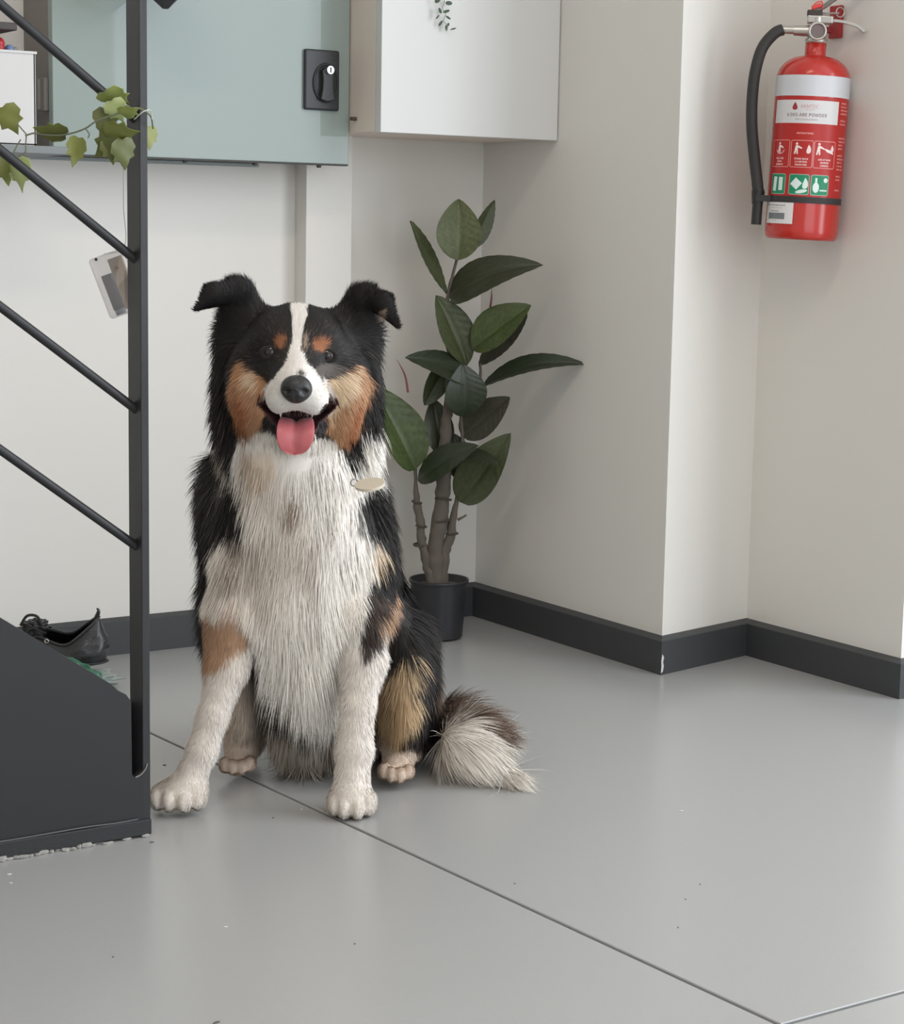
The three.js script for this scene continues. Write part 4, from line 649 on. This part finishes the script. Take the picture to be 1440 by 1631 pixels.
  poly('pale', 0.0, [[566, 588], [546, 592], [520, 604], [508, 625], [515, 662], [536, 668], [552, 640], [572, 620]], -0.06, 1, 1.4);
  poly('pale', 0.0, [[394, 578], [408, 592], [412, 620], [392, 610]], -0.06, 1, 1.4);
  poly('rust', 0.0, [[362, 640], [385, 628], [402, 650], [398, 684], [382, 712], [366, 688]], -0.045, 1, 2);
  poly('rust', 0.0, [[590, 640], [572, 640], [556, 668], [548, 700], [552, 726], [572, 704]], -0.045, 1, 2);
  oval('black', 0.03, 427, 574, 25, 27, -0.03, 1); oval('black', 0.03, 519, 574, 22, 20, -0.03, 1); oval('greyeye', 0.03, 527, 590, 21, 11, -0.03, 1, 1);
  oval('brow', 0.03, 449, 541, 8, 13, -0.03, 1, 1.6); oval('rust', 0.03, 511, 545, 10, 13, -0.03, 1, 1.5);
  poly('facewhite', 0.05, [[456, 484], [486, 486], [482, 520], [481, 552], [492, 572], [514, 598], [530, 628], [532, 662], [500, 676], [445, 676], [416, 655], [418, 622], [444, 590], [460, 566], [467, 545], [463, 515]], -0.06, 1, 0.6);
  oval('smoke', 0.10, 483, 548, 3, 12, -0.03, 1, 1.5);
  oval('greyeye', 0.11, 478, 598, 5, 6, 0, 1, 1.2);
  poly('lip', 0.05, [[414, 634], [424, 640], [442, 668], [452, 690], [448, 702], [436, 690], [424, 664]], -0.01, 1, 0.5);
  poly('lip', 0.05, [[534, 634], [522, 641], [504, 668], [494, 690], [498, 702], [510, 690], [523, 664]], -0.01, 1, 0.5);
  poly('smoke', -0.02, [[596, 496], [616, 490], [616, 506], [602, 514]], -0.06, 1, 0.6);
  const inside = (P, x, y) => { let r = false; for (let i = 0, j = P.length - 1; i < P.length; j = i++) { const [a, b] = P[i], [c, d] = P[j]; if ((b > y) !== (d > y) && x < (c - a) * (y - b) / (d - b) + a) r = !r; } return r; };
  const edge = (P, x, y) => { let m = 1e9; for (let i = 0, j = P.length - 1; i < P.length; j = i++) { const ax = P[j][0], ay = P[j][1], bx = P[i][0] - ax, by = P[i][1] - ay, t = clamp(((x - ax) * bx + (y - ay) * by) / (bx * bx + by * by + 1e-12), 0, 1), dx = x - ax - bx * t, dy = y - ay - by * t; m = Math.min(m, dx * dx + dy * dy); } return Math.sqrt(m); };
  const mouthC = D(472, 668, 0.06);
  function coat(p, jitter = 0) {
    for (const c of carve) if (carveD(c, p.x, p.y, p.z) < 0.0022) return p.z < mouthC.z + 0.03 ? C.mouth : C.lip;
    let c = C.black;
    const a = noise3(p.x * 45, p.y * 30, p.z * 45), b = noise3(p.x * 45 + 40, p.y * 30, p.z * 45 + 7), a2 = noise3(p.x * 160, p.y * 90, p.z * 160), b2 = noise3(p.x * 160 + 9, p.y * 90 + 4, p.z * 160);
    const jx = jitter * rr(-1, 1);
    for (const q of patches) {
      if (p.z < q.wmin || p.z > q.wmax || p.x < q.box[0] || p.x > q.box[1] || p.y < q.box[2] || p.y > q.box[3]) continue;
      const s = q.soft, x = p.x + (a * 0.003 + a2 * 0.0012) * s, y = p.y + (b * 0.004 + b2 * 0.002) * s, e = edge(q.P, x, y) * (inside(q.P, x, y) ? 1 : -1);
      let m = smooth(-0.0042 * s, 0.0042 * s, e); if (jitter) m = smooth(0.25, 0.75, m + jx * 0.34);
      if (m > 0) c = m >= 1 ? q.c : [mix(c[0], q.c[0], m), mix(c[1], q.c[1], m), mix(c[2], q.c[2], m)];
    }
    return c;
  }
  const body = new THREE.BufferGeometry(); body.setAttribute('position', new THREE.Float32BufferAttribute(pos, 3)); body.setIndex(idx); body.computeVertexNormals();
  {
    const col = new Float32Array(pos.length), p = v3();
    for (let i = 0; i < pos.length; i += 3) { const c = coat(p.set(pos[i], pos[i + 1], pos[i + 2])); col[i] = c[0]; col[i + 1] = c[1]; col[i + 2] = c[2]; }
    body.setAttribute('color', new THREE.BufferAttribute(col, 3)); body.setAttribute('uv', new THREE.BufferAttribute(new Float32Array(pos.length / 3 * 2), 2));
  }
  mesh('body', body, mat(0xffffff, 0.75, { vertexColors: true }), dog);
  // ---- hair
  const nose = D(473, 610, 0.10), earBL = D(400, 540, -0.03), earBR = D(552, 542, -0.03), down = v3(0, -1, 0);
  const flow = (p, dir, out) => {
    if (dir === 'head') out.copy(p).sub(nose).normalize().addScaledVector(v3(0, 0, -1), 0.3);
    else if (dir === 'cheek') { out.copy(p).sub(nose).normalize().multiplyScalar(0.8); out.y -= 0.9; }
    else if (dir === 'ruffL') out.set(-0.35, -1, -0.1);
    else if (dir === 'ruffR') out.set(0.32, -1, -0.1);
    else if (dir === 'earL') { out.copy(p).sub(earBL).normalize(); out.x -= 0.35; out.y += 0.1; }
    else if (dir === 'earR') { out.copy(p).sub(earBR).normalize(); out.x += 0.35; out.y += 0.1; }
    else if (dir === 'tailA') out.set(0.9, -0.35, 0.35);
    else if (dir === 'tailB') out.set(0.62, -0.45, 0.64);
    else if (dir === 'paw') out.set(0, -0.6, 0.8);
    else if (dir === 'leg') out.set(0, -1, -0.1);
    else out.set(p.x > 0.1 ? 0.12 : p.x < -0.1 ? -0.1 : 0, -1, -0.12);
    return out;
  };
  const triN = idx.length / 3, cum = new Float64Array(triN), A = v3(), B = v3(), Cc = v3(), N = v3(), P = v3(), e1 = v3(), e2 = v3();
  const nor = body.attributes.normal.array;
  const at = (v, i) => v.set(pos[i * 3], pos[i * 3 + 1], pos[i * 3 + 2]);
  // hair length and lie at every vertex, from the nearest bones
  const vLen = new Float32Array(pos.length / 3), vDir = new Float32Array(pos.length), vLift = new Float32Array(pos.length / 3), tmp = v3();
  for (let i = 0; i < vLen.length; i++) {
    at(P, i); let W = 0, L = 0, U = 0; const F = v3();
    for (const p of prims) { if (Math.hypot(P.x - p.c.x, P.y - p.c.y, P.z - p.c.z) > p.R + 0.03) continue; const w = Math.exp(-Math.max(0, primD(p, P.x, P.y, P.z)) / 0.006); W += w; L += w * p.fur; U += w * lifts[p.dir]; F.addScaledVector(flow(P, p.dir, tmp).normalize(), w); }
    vLen[i] = W > 1e-6 ? L / W : 0.01; vLift[i] = W > 1e-6 ? U / W : 0.3; F.normalize(); vDir[i * 3] = F.x; vDir[i * 3 + 1] = F.y; vDir[i * 3 + 2] = F.z;
    for (const c of carve) if (carveD(c, P.x, P.y, P.z) < 0.003) vLen[i] = 0;
  }
  let sum = 0;
  for (let t = 0; t < triN; t++) {
    at(A, idx[t * 3]); at(B, idx[t * 3 + 1]); at(Cc, idx[t * 3 + 2]); const area = e1.subVectors(B, A).cross(e2.subVectors(Cc, A)).length() / 2;
    const L = (vLen[idx[t * 3]] + vLen[idx[t * 3 + 1]] + vLen[idx[t * 3 + 2]]) / 3, nz = nor[idx[t * 3] * 3 + 2];
    sum += L <= 0 ? 0 : area * clamp(0.022 / L, 0.75, 2.6) * (nz > -0.35 ? 1 : 0.22); cum[t] = sum;
  }
  const HAIRS = 380000, MAXV = 2900000, MAXI = 2350000 * 3;
  const hp = new Float32Array(MAXV * 3), hn = new Float32Array(MAXV * 3), hc = new Float32Array(MAXV * 3), hi = new Uint32Array(MAXI);
  let hv = 0, ht = 0;
  const dirV = v3(), sideV = v3(), q = v3(), nn = v3();
  function strand(root, n0, d0, len, width, lift, c, bright, wild) {
    const k = hv, SEG = len < 0.012 ? 2 : len < 0.03 ? 3 : 4; q.copy(root).addScaledVector(n0, len < 0.02 ? -0.0004 : -0.0015);
    const f = len > 0.03 ? 32 : 70, cl = len > 0.03 ? 0.28 : 0.2;
    dirV.copy(d0).addScaledVector(n0, -d0.dot(n0)).normalize();
    dirV.x += cl * noise3(root.x * f, root.y * f * 0.45, root.z * f) + wild * rr(-1, 1); dirV.y += 0.4 * cl * noise3(root.x * f + 17, root.y * f * 0.45, root.z * f) + wild * 0.5 * rr(-1, 1); dirV.z += cl * noise3(root.x * f, root.y * f * 0.45 + 31, root.z * f) + wild * rr(-1, 1);
    dirV.normalize().multiplyScalar(Math.cos(lift)).addScaledVector(n0, Math.sin(lift)).normalize();
    const roll = rr(-0.85, 0.85), step = len / SEG;
    for (let i = 0; i <= SEG; i++) {
      const t = i / SEG, w = width * (1 - 0.15 * t) * (i === SEG ? 0 : 1) * (t > 0.6 ? 0.65 : 1);
      sideV.crossVectors(dirV, n0).normalize(); nn.crossVectors(sideV, dirV).normalize(); sideV.multiplyScalar(Math.cos(roll)).addScaledVector(nn, Math.sin(roll)); nn.lerp(n0, 0.75).normalize();
      const y = Math.max(q.y, 0.0016);
      const put = (s) => { const o = hv * 3; hp[o] = q.x + sideV.x * s; hp[o + 1] = Math.max(0.001, y + sideV.y * s); hp[o + 2] = q.z + sideV.z * s; hn[o] = nn.x; hn[o + 1] = nn.y; hn[o + 2] = nn.z; hc[o] = c[0] * bright; hc[o + 1] = c[1] * bright; hc[o + 2] = c[2] * bright; hv++; };
      if (i < SEG) { put(-w / 2); put(w / 2); } else put(0);
      q.addScaledVector(dirV, step); dirV.y -= (len < 0.02 ? 0.04 : 0.10) * (len / 0.05) * (0.4 + t) * 0.8; if (len > 0.02) dirV.addScaledVector(n0, -0.05); dirV.normalize();
    }
    for (let i = 0; i < SEG - 1; i++) { const a = k + i * 2; hi.set([a, a + 1, a + 2, a + 1, a + 3, a + 2], ht); ht += 6; }
    const a = k + (SEG - 1) * 2; hi.set([a, a + 1, a + 2], ht); ht += 3;
  }
  const d0 = v3(), mid = v3();
  for (let g = 0; g < HAIRS; g++) {
    const h = (g * 7919) % HAIRS, x = (h + rnd()) / HAIRS * sum; let a = 0, b = triN - 1; while (a < b) { const m = (a + b) >> 1; cum[m] < x ? a = m + 1 : b = m; }
    const i0 = idx[a * 3], i1 = idx[a * 3 + 1], i2 = idx[a * 3 + 2]; let u = rnd(), v = rnd(); if (u + v > 1) { u = 1 - u; v = 1 - v; } const w = 1 - u - v;
    at(A, i0); at(B, i1); at(Cc, i2); const root = v3().addScaledVector(A, w).addScaledVector(B, u).addScaledVector(Cc, v);
    N.set(nor[i0 * 3] * w + nor[i1 * 3] * u + nor[i2 * 3] * v, nor[i0 * 3 + 1] * w + nor[i1 * 3 + 1] * u + nor[i2 * 3 + 1] * v, nor[i0 * 3 + 2] * w + nor[i1 * 3 + 2] * u + nor[i2 * 3 + 2] * v).normalize();
    d0.set(vDir[i0 * 3], vDir[i0 * 3 + 1], vDir[i0 * 3 + 2]);
    const L0 = vLen[i0] * w + vLen[i1] * u + vLen[i2] * v, len = L0 * rr(0.6, 1.25), c = coat(mid.copy(root).addScaledVector(d0, len * 0.55), 1);
    if (L0 < 0.002 || hv > MAXV - 20 || ht > MAXI - 30) continue;
    const long = smooth(0.012, 0.05, L0);
    strand(root, N, d0, len, mix(0.0007, 0.00095, long) * rr(0.6, 1.35), (vLift[i0] + 0.0) * rr(0.4, 1.5), c, rr(0.91, 1.09), mix(0.10, 0.18, long) * (vLift[i0] < 0.17 ? 0.5 : 1));
  }
  const hg = new THREE.BufferGeometry(); hg.setAttribute('position', new THREE.BufferAttribute(hp.subarray(0, hv * 3), 3)); hg.setAttribute('normal', new THREE.BufferAttribute(hn.subarray(0, hv * 3), 3)); hg.setAttribute('color', new THREE.BufferAttribute(hc.subarray(0, hv * 3), 3)); hg.setIndex(new THREE.BufferAttribute(hi.subarray(0, ht), 1));
  const fur = mesh('fur', hg, mat(0xffffff, 0.6, { vertexColors: true, specularIntensity: 0.5}), dog); fur.userData.kind = 'stuff';
  // ---- eyes, nose, tongue, teeth, tag
  const hitAt = (px, py) => { for (let w = 0.16; w > -0.1; w -= 0.001) { const p = D(px, py, w); if (sdf(p.x, p.y, p.z) < 0) return p; } };
  const black = mat(srgb(26, 25, 25), 0.42, { clearcoat: 0.25, clearcoatRoughness: 0.3, bumpMap: noiseTex(128, 22, 2, 0, 1, 3, 3), bumpScale: 0.0008 });
  for (const [px, py] of [[431, 562], [521, 567]]) {
    const p = hitAt(px, py), e = new THREE.Group(); e.name = 'eye'; e.position.copy(p).add(v3(0, 0, -0.0078)); dog.add(e); const R = 0.0116;
    mesh('eyeball', new THREE.SphereGeometry(R, 28, 20), mat(srgb(58, 38, 28), 0.05, { ior: 1.58 }), e);
    mesh('pupil', new THREE.SphereGeometry(R * 1.004, 24, 10, 0, Math.PI * 2, 0, 0.5).rotateX(Math.PI / 2), mat(srgb(18, 16, 16), 0.05, { ior: 1.58 }), e);
    mesh('eyelid', new THREE.TorusGeometry(R * 0.84, 0.0034, 10, 30).scale(1.14, 0.74, 1).translate(0, 0, 0.0064), mat(srgb(30, 28, 28), 0.9), e);
  }
  {
    const g = new THREE.SphereGeometry(1, 48, 36), p = g.attributes.position;
    for (let i = 0; i < p.count; i++) { let x = p.getX(i), y = p.getY(i), z = p.getZ(i); let X = Math.sign(x) * Math.pow(Math.abs(x), 0.92) * 0.0200 * (y < 0 ? 1 - 0.22 * y * y : 1), Y = y * 0.0178, Z = z * 0.0165; for (const s of [-1, 1]) { const d = Math.hypot((X - s * 0.0105) / 0.0050, (Y + 0.002) / 0.0042); if (z > 0.2 && d < 1.4) Z -= 0.0062 * Math.exp(-d * d * 1.4); } if (z > 0 && Y < 0) Z -= 0.0018 * Math.exp(-X * X / 0.0000012); p.setXYZ(i, X, Y, Z); }
    g.computeVertexNormals(); const o = D(472, 620, 0.113); mesh('nose', g.translate(o.x, o.y, o.z), black, dog).userData.label = 'black leathery nose';
  }
  {
    const path = new THREE.CatmullRomCurve3([D(472, 672, 0.02), D(472, 670, 0.05), D(472, 674, 0.078), D(471, 690, 0.092), D(470, 708, 0.094), D(469, 723, 0.090)]), NS = 40, NT = 24, ps = [], ix = [], cl = [];
    for (let i = 0; i <= NS; i++) for (let j = 0; j <= NT; j++) {
      const s = i / NS, a = j / NT * Math.PI * 2, c = path.getPointAt(s), tg = path.getTangentAt(s), side = v3(1, 0, 0), up = side.clone().cross(tg).normalize().negate();
      const hw = (0.0195 + 0.0045 * smooth(0.35, 0.75, s)) * Math.sqrt(Math.max(0, 1 - Math.pow(Math.max(0, (s - 0.72) / 0.28), 2.2))), x = Math.cos(a), y = Math.sin(a);
      const groove = 0.0040 * Math.exp(-x * x * 26) * (y > 0 ? 1 : 0) * (1 - smooth(0.9, 1, s)), curl = 0.004 * x * x;
      c.addScaledVector(side, hw * x).addScaledVector(up, -(0.0034 * y * (hw / 0.024) + curl - groove) * -1);
      ps.push(c.x, c.y, c.z); const k = 1 + 0.05 * noise3(c.x * 300, c.y * 300, c.z * 300), t = lin(192, 102, 106).map((q2, m) => mix(q2, lin(166, 116, 124)[m], 1 - smooth(0.3, 0.75, s))); cl.push(t[0] * k, t[1] * k, t[2] * k);
    }
    for (let i = 0; i < NS; i++) for (let j = 0; j < NT; j++) { const a = i * (NT + 1) + j, b = a + NT + 1; ix.push(a, a + 1, b, a + 1, b + 1, b); }
    const g = new THREE.BufferGeometry(); g.setAttribute('position', new THREE.Float32BufferAttribute(ps, 3)); g.setAttribute('color', new THREE.Float32BufferAttribute(cl, 3)); g.setIndex(ix); g.computeVertexNormals();
    mesh('tongue', g, mat(0xffffff, 0.38, { vertexColors: true }), dog).userData.label = 'wet pink tongue hanging out';
  }
  const ivory = mat(srgb(232, 224, 210), 0.3);
  const tooth = (px, py, w, r, h, tilt, up) => { const p = D(px, py, w); mesh('tooth', new THREE.ConeGeometry(r, h, 10).rotateX(up ? 0 : Math.PI).rotateZ(tilt).translate(p.x, p.y, p.z), ivory, dog); };
  tooth(447, 662, 0.068, 0.0020, 0.006, 0.1, false); tooth(497, 662, 0.068, 0.0020, 0.006, -0.1, false);
  {
    const o = D(589, 772, 0.02), g = new THREE.CylinderGeometry(0.0195, 0.0195, 0.0038, 40);
    const tagG = new THREE.Group(); tagG.name = 'name_tag'; tagG.position.copy(o); tagG.rotation.set(0.24, 0.2, 0.12); dog.add(tagG); tagG.userData.label = 'round pale wooden name tag at the neck';
    mesh('disc', g, mat(srgb(206, 194, 174), 0.6), tagG); mesh('ring', new THREE.TorusGeometry(0.005, 0.0009, 6, 20).translate(-0.018, 0, -0.016), mat(srgb(170, 168, 160), 0.3, { metalness: 0.8 }), tagG);
  }
}
scene.traverse((o) => { if (o.isMesh) o.castShadow = o.receiveShadow = true; });
renderer.render(scene, camera);
